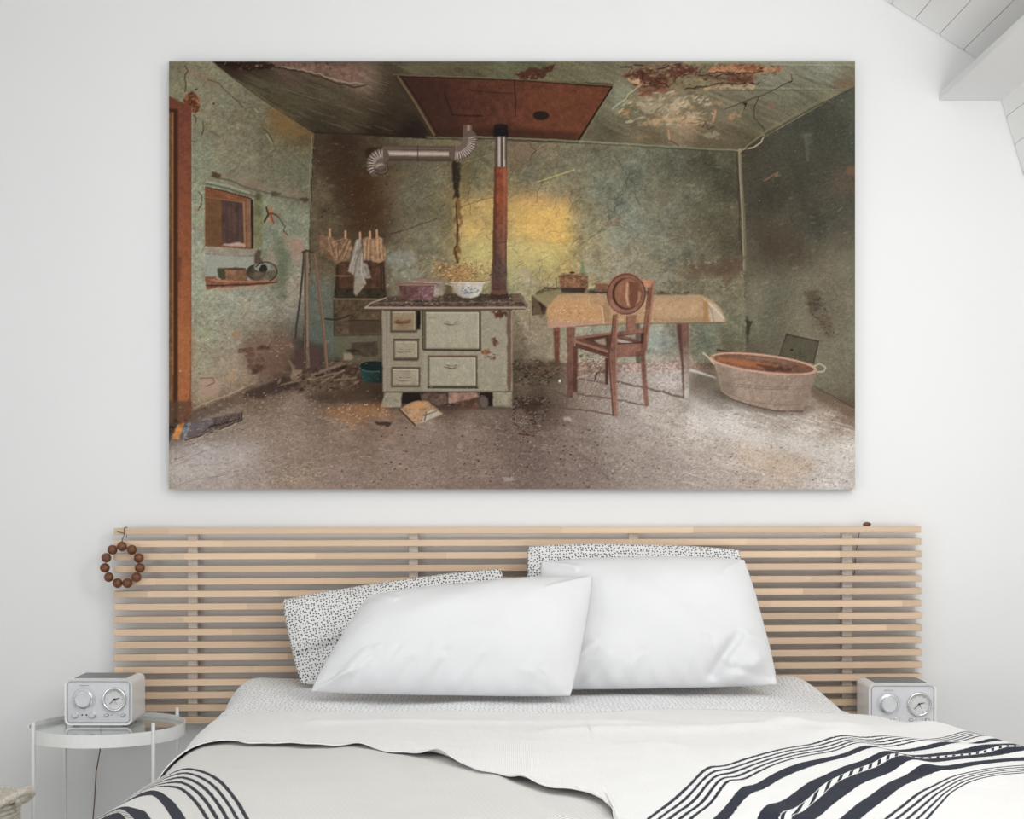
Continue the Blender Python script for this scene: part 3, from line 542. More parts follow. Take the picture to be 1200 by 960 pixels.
    line(Z(13, [(140, 230), (163, 400), (191, 640), (211, 865)]), 1, (140, 108, 84), .7)
    line(Z(13, [(110, 220), (115, 330)]), 1, (50, 44, 38), .8, .4)
    poly(Z(13, [(5, 835), (30, 880), (70, 878), (60, 920), (30, 945), (5, 930), (10, 890)]), (126, 104, 86), 1, .2, .4); line(Z(13, [(-5, 830), (22, 878)]), 2.6, (112, 92, 76), 1)
    poly(Z(13, [(115, 905), (290, 840), (320, 850), (140, 915)]), (116, 98, 80), 1, .15, .2); poly(Z(13, [(140, 915), (320, 850), (320, 870), (160, 925)]), (40, 30, 24), .9, .3)
    # ---- dark stove niche, cupboard and laundry
    poly(Z(13, [(205, 115), (330, 110), (540, 110), (545, 480), (250, 480), (245, 300)]), (72, 58, 42), .5, 3, 3)
    poly(Z(13, [(262, 280), (530, 265), (540, 480), (250, 478)]), (52, 38, 28), 1, .2)
    poly(Z(13, [(272, 285), (520, 270), (525, 425), (278, 425)]), (76, 52, 38), 1, tex=.12)
    line(Z(13, [(512, 280), (515, 430)]), 1.4, (44, 30, 22), .9); line(Z(13, [(245, 352), (340, 354)]), 1.4, (120, 98, 74), .8, .3)
    poly(Z(13, [(250, 430), (540, 432), (545, 478), (248, 478)]), (50, 44, 32), .9, .4, tex=.15)
    poly(Z(13, [(245, 485), (520, 485), (520, 690), (248, 688)]), (78, 62, 46), .95, .5, .5, tex=.14)
    line(Z(13, [(246, 484), (520, 486)]), 1.2, (122, 106, 82), .7); line(Z(13, [(248, 690), (520, 686)]), 1.4, (50, 40, 30), .8)
    poly(Z(13, [(330, 605), (500, 608), (500, 675), (332, 672)]), (70, 56, 42), .9, .2); line(Z(13, [(330, 604), (500, 606)]), 1.2, (44, 32, 24), .9, .3)
    line(Z(13, [(245, 490), (248, 690)]), 1, (52, 42, 32), .8); line(Z(13, [(200, 595), (260, 600), (335, 575)]), 2.2, (46, 42, 34), .95, .2)
    poly(Z(13, [(248, 695), (520, 690), (520, 860), (330, 850), (250, 800)]), (92, 88, 68), .7, 1.5, 1)
    poly(Z(13, [(345, 725), (495, 715), (495, 805), (350, 805)]), (66, 54, 42), .9, .5, .6, tex=.15); line(Z(13, [(345, 725), (490, 718)]), 1.2, (110, 94, 72), .7)
    poly(Z(13, [(310, 770), (350, 765), (400, 775), (340, 785)]), (40, 34, 26), .9, .2)
    poly(Z(13, [(300, 790), (345, 780), (360, 820), (300, 830)]), (140, 124, 102), .85, .3, .6)
    line(Z(3, [(110, 745), (60, 760), (0, 760)]), .8, (50, 46, 38), .8)
    # laundry: socks and cloths pegged to the line
    poly(Z(13, [(172, 120), (190, 112), (196, 160), (190, 230), (176, 235), (166, 180)]), (126, 96, 72), 1, .2, .3, tex=.1)
    poly(Z(13, [(196, 130), (225, 120), (260, 160), (310, 138), (345, 150), (350, 210), (335, 262), (290, 272), (262, 290), (240, 262), (205, 250), (192, 190)]), (128, 97, 72), 1, .2, .6, tex=.14)
    for a, b in (((240, 165), (300, 145)), ((245, 170), (268, 250)), ((262, 175), (262, 260)), ((320, 150), (275, 240)), ((335, 160), (300, 255)), ((215, 140), (235, 230))):
        line(Z(13, [a, b]), 1.8, (176, 142, 112), .4, .4); line(Z(13, [(a[0]+9, a[1]+4), (b[0]+9, b[1])]), 1.3, (84, 58, 40), .5, .4)
    poly(Z(13, [(200, 210), (240, 240), (240, 262), (205, 250)]), (84, 62, 46), .7, .6)
    poly(Z(13, [(410, 150), (440, 135), (470, 150), (490, 130), (518, 140), (542, 240), (530, 270), (490, 282), (450, 262), (415, 262), (410, 210)]), (146, 112, 83), 1, .2, .5, tex=.12)
    for x in (425, 445, 468, 492, 512): line(Z(13, [(x, 148), (x+(x-465)*.15, 265)]), 1.8, (184, 150, 118), .4, .4); line(Z(13, [(x+9, 150), (x+9+(x-465)*.15, 258)]), 1.2, (92, 64, 44), .5, .4)
    poly(Z(13, [(372, 150), (400, 148), (405, 210), (412, 280), (438, 290), (455, 365), (418, 372), (425, 400), (372, 468), (358, 440), (365, 350), (325, 330), (350, 240)]), (136, 126, 114), 1, .15, .3, tex=.07)
    line(Z(13, [(400, 190), (372, 280), (362, 345)]), 1.4, (92, 82, 72), .7); line(Z(13, [(382, 150), (362, 240), (332, 325)]), 1.2, (172, 160, 146), .6); line(Z(13, [(405, 230), (400, 330), (425, 395)]), 1.4, (172, 164, 154), .7)
    line(Z(13, [(375, 455), (390, 410), (420, 400)]), 1.8, (110, 100, 82), .8); line(Z(13, [(420, 300), (440, 355)]), 1.4, (96, 86, 78), .6)
    poly(Z(13, [(368, 380), (418, 395), (374, 462)]), (140, 130, 104), .6, .3)
    line(Z(13, [(170, 118), (240, 128), (310, 122), (395, 132), (455, 130), (500, 118), (590, 110), (630, 96)]), .9, (70, 52, 38), .9)
    for x, y in ((224, 105), (312, 118), (394, 125), (450, 120), (488, 112)): line(Z(13, [(x, y-14), (x+1, y+22)]), 2.6, (176, 130, 100), .95)
    # bucket
    poly(Z(13, [(392, 860), (520, 835), (520, 955), (420, 955), (402, 925)]), (38, 64, 60), 1, .15, col2=(22, 36, 34), ax=Z(13, [(400, 900), (520, 900)]))
    ell(*Z(13, [(470, 862)])[0], 17, 6.2, (22, 34, 32), 1); el = [(470+82*math.cos(t), 862+30*math.sin(t)) for t in np.linspace(1.2, 3.6, 12)]; line(Z(13, el), 1.1, (66, 96, 90), .8)
    # debris by the corner
    speck(Z(2, [(470, 500), (560, 470), (700, 420), (800, 440), (800, 520), (640, 560), (480, 530)]), 220, (.7, 2.2), [(112, 92, 74), (52, 38, 28), (92, 72, 56), (138, 118, 96), (36, 26, 20), (60, 46, 36)], (.3, .75), 2.2, seed=81, rot=-.4)
    for a, b in (((480, 520), (560, 500)), ((640, 510), (730, 460)), ((600, 500), (700, 470)), ((690, 500), (780, 490))): line(Z(2, [a, b]), 2, (128, 106, 84), .7, .5)
    poly(Z(2, [(580, 560), (800, 520), (885, 525), (885, 608), (720, 590), (600, 585)]), (56, 42, 32), .6, 3, 2)
    # long fallen board at lower left
    poly(Z(2, [(60, 690), (120, 672), (320, 628), (322, 655), (200, 710), (75, 738)]), (92, 76, 72), 1, .2, .4, tex=.14)
    poly(Z(2, [(40, 735), (62, 680), (92, 672), (72, 738)]), (204, 132, 72), 1, .2, .3, tex=.08); poly(Z(2, [(72, 738), (92, 674), (122, 672), (92, 738)]), (112, 116, 122), 1, .2, tex=.2)
    poly(Z(2, [(120, 672), (210, 655), (200, 685), (96, 732)]), (104, 96, 104), .8, .5)
    for k in range(9): x = 190+k*14; line(Z(2, [(x, 690-(k*3.4)), (x+10, 682-k*3.4)]), 1.6, (40, 28, 26), .8, .3)
    line(Z(2, [(95, 740), (200, 712), (322, 660), (322, 630)]), 1.4, (44, 32, 28), .85, .3); line(Z(2, [(28, 742), (28, 690), (45, 690)]), 3, (34, 26, 20), .8)
    line(Z(2, [(130, 745), (170, 722), (270, 690), (300, 672)]), 1.6, (186, 168, 140), .6, .6)
    # ---- ceiling details
    poly([(262, 72), (330, 72), (425, 78), (428, 98), (418, 101), (395, 96), (360, 84), (330, 80), (290, 78)], (116, 90, 76), .8, .8, 1.6, seed=85, tex=.12)
    poly([(247, 71), (300, 72), (325, 78), (300, 83), (272, 80)], (40, 26, 18), .9, .4, 1.2, seed=86)
    speck([(250, 72), (420, 72), (400, 82), (280, 82)], 60, (.8, 2), [(44, 28, 20), (140, 106, 88), (90, 62, 46)], seed=87)
    line([(290, 80), (330, 80), (362, 86), (392, 97), (415, 103), (430, 100)], 1.4, (40, 30, 22), .85, .6); line([(330, 79), (365, 84), (395, 95), (425, 99)], 1.2, (176, 158, 134), .65, .6)
    for k in range(46):
        x = rng.uniform(285, 480); y = rng.uniform(88, 150)
        if (x-368)*.69+157-88 < (y-88) - 0 and x < 368 and y > 88+(x-270)*.69-2: continue
        L = rng.uniform(8, 34); line([(x, y), (x+L, y+L*.32)], .9, (116, 106, 78) if k % 2 else (48, 42, 30), .4, .5)
    poly([(468, 80), (530, 72), (560, 72), (500, 88)], (104, 96, 72), .4, 1.5, 1.5)
    poly([(604, 88), (618, 80), (640, 79), (652, 76), (640, 90), (630, 96), (612, 95)], (74, 44, 32), .95, .3, 1.4, seed=88); speck([(606, 84), (650, 78), (635, 94), (612, 94)], 26, (.6, 1.5), [(168, 122, 98), (40, 24, 18)], seed=89)
    # painted hatch above the stove
    poly(Z(3, [(135, 95), (1025, 132), (885, 368), (290, 342)]), (58, 44, 30), .9, .8)
    poly(Z(3, [(165, 105), (620, 118), (1020, 148), (882, 352), (560, 340), (300, 335)]), (64, 38, 30), 1, tex=.09, col2=(96, 54, 37), ax=Z(3, [(250, 200), (800, 200)]))
    poly(Z(3, [(640, 150), (1000, 160), (880, 345), (640, 320)]), (110, 62, 40), .3, 6, 3)
    poly(Z(3, [(170, 105), (350, 118), (420, 330), (300, 330)]), (56, 34, 27), .6, 5, 2); poly(Z(3, [(300, 325), (560, 310), (880, 330), (880, 352), (560, 345), (300, 338)]), (40, 26, 20), .6, 3)
    line(Z(3, [(160, 104), (230, 210), (305, 338)]), 2.6, (98, 86, 62), .9); line(Z(3, [(178, 108), (250, 215), (318, 330)]), 1.4, (38, 24, 18), .9)
    line(Z(3, [(140, 96), (400, 104), (700, 118), (1024, 140)]), 1.2, (122, 110, 82), .6, .4)
    line(Z(3, [(165, 104), (620, 118), (1018, 146)]), 1.2, (36, 24, 18), .85, .3); line(Z(3, [(1018, 146), (884, 356)]), 1.8, (26, 20, 16), .95)
    line(Z(3, [(1028, 142), (892, 362)]), 1.4, (112, 106, 84), .7)
    line(Z(3, [(345, 170), (378, 258), (500, 262)]), 1.6, (42, 26, 20), .9, .2); line(Z(3, [(628, 120), (632, 190), (630, 262)]), 1.5, (44, 26, 20), .85, .4); line(Z(3, [(450, 160), (625, 172)]), 1, (46, 28, 22), .8, .3)
    ell(*Z(3, [(733, 260)])[0], 9.5, 5.6, (40, 28, 22), 1, soft=.3)
    line(Z(3, [(470, 345), (880, 362), (1000, 372)]), 1.6, (130, 126, 100), .8, .2); line(Z(3, [(470, 352), (880, 370)]), 1, (50, 46, 36), .8)
    # damaged plaster at the right of the ceiling
    for pts, c, a in (([(40, 60), (130, 40), (230, 60), (330, 20), (420, 40), (420, 70), (300, 80), (290, 120), (220, 140), (140, 130), (130, 90), (60, 90)], (84, 50, 38), .9),
                      ([(420, 70), (560, 80), (620, 60), (700, 70), (690, 100), (600, 110), (520, 90), (420, 85)], (92, 58, 44), .9),
                      ([(460, 35), (600, 18), (720, 20), (830, 28), (830, 50), (700, 60), (560, 60), (470, 62)], (170, 112, 78), .85),
                      ([(590, 15), (720, 20), (740, 45), (640, 50)], (112, 66, 46), .7), ([(60, 90), (130, 85), (130, 130), (90, 115)], (190, 146, 104), .8),
                      ([(130, 115), (150, 150), (200, 130), (290, 135), (300, 150), (180, 160), (120, 180)], (128, 74, 50), .8), ([(440, 130), (520, 118), (700, 120), (695, 140), (560, 140), (450, 148)], (178, 146, 110), .75),
                      ([(270, 95), (420, 85), (520, 100), (440, 130), (280, 135)], (122, 110, 80), .7), ([(180, 45), (290, 60), (240, 85), (200, 80)], (104, 84, 66), .7)):
        poly(Z(17, pts), c, a, .3, 1.6, rs=4, seed=len(pts)*13+int(pts[0][0]), tex=.14)
    for pts in ([(140, 60), (150, 130)], [(200, 90), (270, 130)], [(420, 70), (520, 72), (600, 66)], [(350, 138), (440, 130), (520, 112), (690, 110)], [(470, 60), (540, 58), (620, 62), (740, 50)], [(30, 30), (130, 20), (180, 50), (330, 14)]):
        line(Z(17, pts), 1.5, (48, 28, 20), .85, .9)
    line(Z(17, [(520, 128), (700, 132), (1000, 140), (1120, 142)]), 1.2, (150, 146, 116), .6, .3); line(Z(17, [(520, 145), (820, 146), (1080, 144)]), .9, (74, 70, 54), .6, .3)
    for pts, c, a in (([(280, 200), (370, 190), (370, 225), (280, 250)], (182, 166, 134), .75), ([(240, 280), (400, 260), (420, 290), (330, 310), (240, 300)], (186, 152, 116), .7), ([(130, 220), (250, 210), (260, 240), (160, 260)], (166, 158, 132), .6),
                      ([(180, 290), (260, 290), (200, 320), (150, 310)], (184, 152, 110), .7), ([(30, 240), (80, 235), (70, 270), (20, 275)], (160, 112, 74), .75), ([(560, 280), (630, 250), (635, 268), (570, 290)], (166, 124, 92), .75),
                      ([(750, 210), (800, 205), (795, 235), (745, 232)], (134, 92, 72), .6), ([(460, 210), (540, 200), (530, 220), (460, 222)], (164, 126, 96), .6), ([(440, 375), (500, 350), (525, 375), (470, 385)], (150, 142, 116), .6), ([(90, 380), (180, 365), (180, 385), (100, 388)], (136, 112, 76), .6),
                      ([(0, 130), (100, 120), (20, 260), (0, 300)], (138, 142, 116), .35), ([(120, 180), (260, 180), (200, 210), (110, 215)], (166, 166, 142), .4)):
        poly(Z(17, pts), c, a, .5, 1.8, rs=4, seed=int(pts[0][0]+pts[0][1]))
    speck(Z(17, [(60, 160), (400, 150), (520, 220), (480, 320), (100, 330), (20, 260)]), 260, (.6, 2.2), [(190, 176, 142), (178, 134, 96), (98, 84, 62), (150, 146, 122)], (.25, .7), 2.8, seed=90, rot=-.35)
    line(Z(17, [(-10, 240), (40, 200), (90, 150), (130, 120)]), 1.6, (178, 178, 154), .6, .5)
    speck(Z(17, [(30, 15), (840, 10), (820, 60), (690, 130), (140, 140), (40, 80)]), 300, (.5, 1.7), [(70, 42, 30), (174, 130, 92), (120, 100, 74), (50, 30, 22), (150, 112, 80)], (.3, .8), 2.6, seed=91, rot=-.1)
    for pts, w in (([(490, 300), (503, 248)], 2.6), ([(268, 345), (274, 395)], 2.2)): line(Z(17, pts), w, (168, 126, 98), .95)
    for pts in ([(550, 240), (640, 205), (740, 170), (880, 100)], [(640, 210), (655, 225)], [(655, 210), (645, 245)], [(720, 175), (695, 230), (697, 290)], [(450, 295), (465, 340), (500, 325)], [(455, 300), (440, 330)], [(880, 65), (885, 100), (870, 110)], [(270, 395), (320, 420)], [(700, 290), (740, 330), (750, 370)]):
        line(Z(17, pts), 1, (44, 38, 30), .8, .3)
    line(Z(17, [(745, 370), (730, 405), (690, 432), (650, 438), (620, 448)]), 1.5, (172, 160, 130), .9)
    ell(*Z(17, [(625, 445)])[0], 2.4, 2.2, (150, 124, 92), 1); poly(Z(17, [(640, 205), (662, 208), (656, 222), (645, 220)]), (36, 30, 24), .9)
    line([(868, 177), (900, 152), (950, 124), (1002, 98)], 1.6, (122, 110, 84), .75, .3); line([(868, 180), (900, 156), (950, 128), (1002, 102)], 1.4, (50, 48, 38), .6)
    poly(Z(17, [(1080, 110), (1200, 80), (1200, 130), (1130, 145)]), (110, 88, 66), .5, 1, 1.5); poly(Z(17, [(340, 0), (1200, 0), (1200, 12), (340, 12)]), (150, 152, 122), .5, .5); line([(900, 76), (1002, 77)], 1, (170, 172, 150), .6)
    # ---- right wall wear
    poly(Z(6, [(1000, 465), (1035, 460), (1035, 510), (1000, 490)]), (128, 88, 66), .5, .8, 1); line(Z(6, [(670, 520), (725, 490), (715, 505)]), 2, (128, 96, 72), .7, .5)
    line(Z(6, [(835, 340), (845, 440)]), 4, (96, 100, 86), .4, .5); poly(Z(6, [(820, 330), (870, 320), (860, 380), (830, 380)]), (98, 102, 88), .3, 2, 2)
    for y0 in (100, 130, 165, 195): line([(960, 170+y0*.5), (1000, 150+y0*.5)], 1, (80, 86, 74), .5, .5)
    poly(Z(7, [(560, 0), (630, 0), (640, 80), (600, 120), (580, 60)]), (74, 62, 48), .6, 1.5, 2.5); poly(Z(7, [(640, 130), (700, 130), (700, 210), (660, 220)]), (92, 78, 60), .6, 1.5, 2.5)
    speck(Z(7, [(560, 0), (640, 0), (720, 230), (640, 220)]), 120, (.5, 1.3), [(64, 48, 36), (52, 42, 32)], (.3, .8), seed=92)
    poly(Z(6, [(620, 640), (760, 700), (820, 760), (820, 860), (640, 840)]), (66, 54, 42), .35, 4, 4); poly([(975, 300), (1002, 290), (1002, 340), (980, 330)], (122, 124, 104), .35, 5, 3)
    poly(Z(7, [(600, 440), (808, 560), (808, 600), (700, 560), (600, 490)]), (104, 84, 68), .7, 1.5, 1); line(Z(7, [(620, 455), (808, 555)]), 1.2, (60, 48, 38), .6, .5)
    # ---- silver flue elbow pipe
    def tube(pts, r, cd, cm, ch):
        line(pts, 2*r, cd); line(pts, 2*r*.78, cm)
        line([(x, y+r*.18) for x, y in pts], r*.55, ch, .9)
    line(Z(15, [(90, 240), (700, 250)]), 14, (20, 15, 12), .4)
    poly(Z(15, [(170, 185), (690, 190), (690, 298), (170, 292)]), (84, 68, 58), 1)
    poly(Z(15, [(170, 222), (690, 228), (690, 262), (170, 258)]), (150, 132, 120), 1, .8); poly(Z(15, [(170, 236), (690, 240), (690, 250), (170, 247)]), (196, 182, 170), .8, .5)
    poly(Z(15, [(170, 278), (690, 284), (690, 298), (170, 292)]), (66, 50, 42), .9, .3); line(Z(15, [(170, 204), (690, 208)]), 1.4, (114, 98, 86), .6); line(Z(15, [(418, 188), (418, 296)]), 1.2, (58, 46, 40), .9)
    def elbow(cen, r0, tube_r, a0, a1, n, v, sx=1):
        P = [(cen[0]+sx*r0*math.cos(t), cen[1]+r0*math.sin(t)) for t in np.linspace(a0, a1, n)]
        line(Z(v, P), tube_r*2/6, (92, 76, 66))
        for i, t in enumerate(np.linspace(a0, a1, n)):
            c, s = math.cos(t), math.sin(t)
            q = [(cen[0]+sx*(r0-tube_r)*c, cen[1]+(r0-tube_r)*s), (cen[0]+sx*(r0+tube_r)*c, cen[1]+(r0+tube_r)*s)]
            q2 = [(cen[0]+sx*(r0-tube_r*.2)*c, cen[1]+(r0-tube_r*.2)*s), (cen[0]+sx*(r0+tube_r*.75)*c, cen[1]+(r0+tube_r*.75)*s)]
            line(Z(v, q), 1.1, (74, 60, 53) if i % 2 else (128, 110, 99), .75)
            if i % 2 == 0: line(Z(v, q2), .9, (206, 192, 180), .75)
    poly(Z(15, [(738, 40), (800, 42), (806, 130), (735, 130)]), (96, 72, 60), 1); poly(Z(15, [(765, 42), (785, 42), (790, 128), (768, 128)]), (150, 124, 108), .9, .4)
    elbow((690, 145), 95, 50, 1.62, -.15, 27, 15)
    elbow((168, 318), 58, 50, -1.57, -3.75, 19, 15)
    ell(*Z(15, [(152, 345)])[0], 8, 6, (96, 80, 70), 1, rot=-.5); ell(*Z(15, [(155, 335)])[0], 5.5, 4, (168, 150, 138), .8, soft=.6)
    ell(*Z(15, [(158, 358)])[0], 7.5, 5, (54, 42, 36), .6, rot=-.5, soft=.8); el = [(158+46*math.cos(t), 345+36*math.sin(t)) for t in np.linspace(-.6, 2.4, 12)]; line(Z(15, el), 1.5, (110, 92, 80), .9); line(Z(15, [(p[0]*1+6, p[1]+6) for p in el]), 1, (40, 28, 22), .8)
    # vertical stove pipe
    poly(Z(3, [(545, 300), (600, 300), (602, 348), (543, 348)]), (24, 22, 22), 1, .2); ell(*Z(3, [(572, 302)])[0], 8, 2.6, (30, 26, 24), 1)
    poly(Z(3, [(548, 345), (596, 345), (597, 468), (547, 466)]), (78, 66, 58), 1)
    poly(Z(3, [(560, 345), (572, 345), (572, 466), (560, 466)]), (170, 156, 144), 1, .4); poly(Z(3, [(580, 345), (588, 345), (589, 466), (581, 466)]), (190, 178, 166), .9, .4); poly(Z(3, [(572, 345), (580, 345), (580, 466), (573, 466)]), (62, 50, 44), .9, .3)
    P = [(546, 466), (598, 466), (598, 700), (595, 960), (536, 960), (540, 800), (541, 700)]
    poly(Z(3, P), (128, 66, 44), 1, col2=(84, 66, 60), ax=Z(3, [(570, 600), (570, 880)]), tex=.09)
    poly(Z(3, [(546, 466), (556, 466), (552, 960), (538, 960), (541, 700)]), (78, 46, 34), .7, .8); poly(Z(3, [(584, 466), (592, 466), (586, 960), (576, 960)]), (176, 116, 84), .4, 1)
    poly(Z(3, [(538, 880), (596, 880), (594, 1010), (536, 1010)]), (54, 44, 42), .6, 3); line(Z(3, [(540, 768), (565, 772), (596, 766)]), 1, (62, 46, 40), .8)
    poly(Z(4, [(715, 0), (790, 0), (795, 165), (712, 165)]), (86, 70, 64), .7, .3, col2=(92, 58, 48), ax=Z(4, [(750, 0), (750, 150)]), tex=.1)
    # ---- stove
    poly([(440, 458), (600, 458), (605, 478), (500, 482), (440, 478)], (40, 30, 24), .5, 4)
    poly(Z(4, [(105, 470), (140, 245), (822, 243), (900, 400), (860, 700), (130, 760)]), (48, 38, 28), .28, 4)
    # below the stove: dark gap, wood, bricks
    poly(Z(4, [(225, 680), (730, 675), (730, 760), (225, 745)]), (34, 26, 22), 1, .5)
    poly(Z(4, [(335, 688), (475, 690), (478, 755), (340, 745)]), (88, 68, 58), 1, .3, .5, tex=.15); poly(Z(4, [(480, 686), (640, 684), (650, 715), (490, 748), (478, 745)]), (140, 108, 94), 1, .3, .4, tex=.1)
    poly(Z(4, [(500, 745), (640, 712), (680, 700), (660, 775), (560, 770)]), (84, 60, 46), 1, .4, .4, tex=.12); ell(*Z(4, [(668, 738)])[0], 6.2, 8.6, (72, 60, 56), 1, rot=-.25); ell(*Z(4, [(672, 738)])[0], 4.6, 6.8, (100, 86, 78), .8, rot=-.25, soft=.5)
    line(Z(4, [(480, 690), (480, 745)]), 1, (50, 36, 30), .9)
    for L in ([(145, 680), (235, 682), (228, 760), (120, 765)], [(720, 680), (822, 680), (828, 765), (722, 760)]): poly(Z(4, L), (138, 130, 110), 1, .2, .2, tex=.06)
    line(Z(4, [(120, 764), (228, 762)]), 1, (170, 162, 144), .7); line(Z(4, [(735, 690), (735, 755), (815, 758)]), 1, (108, 98, 80), .7); line(Z(4, [(145, 683), (235, 684)]), 1.2, (96, 86, 70), .8)
    poly(Z(4, [(128, 240), (820, 240), (822, 682), (133, 684)]), (142, 134, 114), 1, .15, tex=.035)
    poly(Z(4, [(128, 240), (160, 240), (160, 684), (133, 684)]), (138, 124, 112), .7, .4); line(Z(4, [(152, 245), (155, 680)]), 1.1, (112, 100, 84), .8)
    poly(Z(4, [(160, 240), (350, 240), (345, 684), (160, 684)]), (132, 122, 102), .6, .5)
    poly(Z(4, [(796, 245), (818, 245), (820, 680), (798, 680)]), (96, 70, 58), .85, .4, .4); line(Z(4, [(822, 245), (823, 680)]), 1, (150, 140, 122), .8)
    line(Z(4, [(133, 684), (822, 682)]), 1.6, (88, 76, 62), .85); line(Z(4, [(140, 246), (820, 244)]), 1.6, (70, 58, 48), .8)
    def door(q, col, hl, bw=1.8, sh=(66, 56, 44)):
        x0, y0, x1, y1 = q
        poly(Z(4, [(x0-8, y0-8), (x1+10, y0-8), (x1+10, y1+10), (x0-8, y1+10)]), sh, .95, .3)
        poly(Z(4, [(x0, y0), (x1, y0), (x1, y1), (x0, y1)]), col, 1, .15, tex=.03)
        line(Z(4, [(x0+3, y0+4), (x1-3, y0+4), (x1-3, y1-4)]), 1.1, hl, .8); line(Z(4, [(x0+3, y0+6), (x0+3, y1-3), (x1-6, y1-3)]), 1, tuple(int(v*.8) for v in col), .8)
    door((180, 252, 305, 355), (140, 122, 98), (176, 164, 140)); poly(Z(4, [(190, 290), (290, 280), (290, 340), (200, 345)]), (120, 94, 66), .5, 2, 2)
    poly(Z(4, [(312, 250), (334, 250), (332, 350), (314, 350)]), (26, 22, 18), 1, .3); line(Z(4, [(345, 250), (346, 455)]), 1.8, (56, 46, 36), .9)
    door((195, 412, 315, 500), (148, 138, 114), (184, 174, 150)); door((183, 560, 322, 648), (146, 134, 114), (184, 172, 150))
    line(Z(4, [(190, 402), (325, 403)]), 1.8, (62, 46, 40), .9); line(Z(4, [(192, 512), (318, 514)]), 2, (70, 52, 42), .8); line(Z(4, [(182, 552), (330, 554)]), 1.6, (76, 58, 48), .8)
    door((360, 256, 645, 452), (152, 146, 125), (184, 178, 156)); door((380, 498, 628, 652), (151, 145, 124), (184, 178, 156))
    line(Z(4, [(352, 458), (655, 462)]), 1.6, (44, 36, 30), .9); poly(Z(4, [(380, 488), (630, 490), (630, 498), (380, 498)]), (104, 72, 56), .9, .3); line(Z(4, [(372, 660), (640, 662)]), 1.8, (52, 44, 36), .9)
    line(Z(4, [(653, 258), (655, 455)]), 1.6, (66, 58, 46), .8)
    def pull(x0, y0, x1, c1=(104, 94, 78), c2=(196, 188, 166)):
        xm = (x0+x1)/2
        poly(Z(4, [(x0, y0+5), (x0+20, y0-6), (xm, y0+2), (x1-20, y0-6), (x1, y0-1), (x1-20, y0+10), (xm, y0+14), (x0+20, y0+14)]), c1, .95, .2); line(Z(4, [(x0+10, y0+1), (xm, y0+6), (x1-8, y0+1)]), 1.1, c2, .75)
    pull(190, 305, 290, (78, 46, 34), (150, 110, 84)); pull(202, 460, 296); pull(202, 612, 292); pull(455, 312, 545, (92, 84, 68)); pull(458, 545, 545, (78, 66, 54))
    poly(Z(4, [(375, 282), (420, 280), (415, 290), (380, 290)]), (124, 120, 98), .8, .3)
    # rust patches
    for pts, c in (([(710, 252), (760, 250), (796, 250), (790, 275), (755, 292), (735, 288)], (84, 44, 30)), ([(718, 395), (738, 390), (750, 410), (740, 438), (722, 430)], (96, 58, 40)), ([(650, 460), (700, 455), (715, 480), (680, 488)], (118, 78, 56)), ([(700, 492), (740, 500), (735, 508), (705, 502)], (84, 50, 36))):
        poly(Z(4, pts), c, .9, .25, 1.1, rs=3, tex=.2, seed=int(pts[0][0]))
    speck(Z(4, [(650, 450), (750, 480), (740, 510), (670, 500)]), 30, (.4, 1), [(92, 54, 38)], seed=95); speck(Z(4, [(130, 245), (820, 245), (820, 680), (135, 680)]), 150, (.3, .8), [(104, 84, 64), (172, 168, 144)], (.2, .6), seed=96)
    # stove top
    poly(Z(4, [(35, 228), (60, 205), (150, 178), (250, 165), (480, 158), (700, 160), (870, 158), (908, 222), (890, 240), (45, 244)]), (74, 60, 50), 1, .2, .3, tex=.22)
    speck(Z(4, [(150, 185), (250, 168), (860, 162), (885, 215), (100, 215)]), 200, (.4, 1.3), [(142, 124, 104), (40, 30, 24), (98, 80, 66), (170, 150, 126)], (.3, .8), 2.6, seed=97)
    line(Z(4, [(38, 232), (300, 234), (600, 234), (890, 232)]), 2.6, (162, 140, 124), .9); line(Z(4, [(45, 242), (890, 240)]), 1.2, (74, 60, 52), .9); line(Z(4, [(60, 210), (300, 205), (700, 205), (880, 200)]), 1, (140, 118, 100), .5, .4)
    line(Z(4, [(42, 230), (70, 206), (150, 180)]), 1.4, (170, 150, 130), .8); line(Z(4, [(862, 160), (902, 222)]), 2.6, (122, 100, 84), .9, .2); poly(Z(4, [(820, 165), (860, 162), (880, 195), (830, 205)]), (104, 84, 68), .8, .4)
    poly(Z(4, [(460, 170), (700, 165), (720, 195), (460, 200)]), (60, 46, 38), .6, 1.2)
    # pots
    poly(Z(4, [(290, 85), (455, 82), (458, 165), (400, 172), (300, 130)]), (166, 154, 140), 1, .2, tex=.06, col2=(128, 116, 102), ax=Z(4, [(400, 80), (460, 80)])); ell(*Z(4, [(375, 86)])[0], 19, 2.2, (132, 108, 92), 1); line(Z(4, [(292, 80), (340, 76), (420, 77), (458, 83)]), 1.2, (120, 98, 76), .9)
    poly(Z(4, [(218, 110), (408, 110), (402, 180), (385, 192), (245, 192), (225, 175)]), (116, 80, 82), 1, .2, tex=.14, col2=(88, 58, 54), ax=Z(4, [(330, 120), (225, 120)])); ell(*Z(4, [(312, 108)])[0], 22, 2.6, (146, 116, 104), 1)
    line(Z(4, [(200, 108), (250, 102), (420, 104), (430, 110)]), 1.6, (112, 82, 72), .9); line(Z(4, [(215, 115), (405, 116)]), 1.2, (74, 48, 48), .7); speck(Z(4, [(330, 120), (400, 120), (390, 185), (320, 185)]), 40, (.3, .9), [(176, 150, 152), (150, 112, 118)], seed=98)
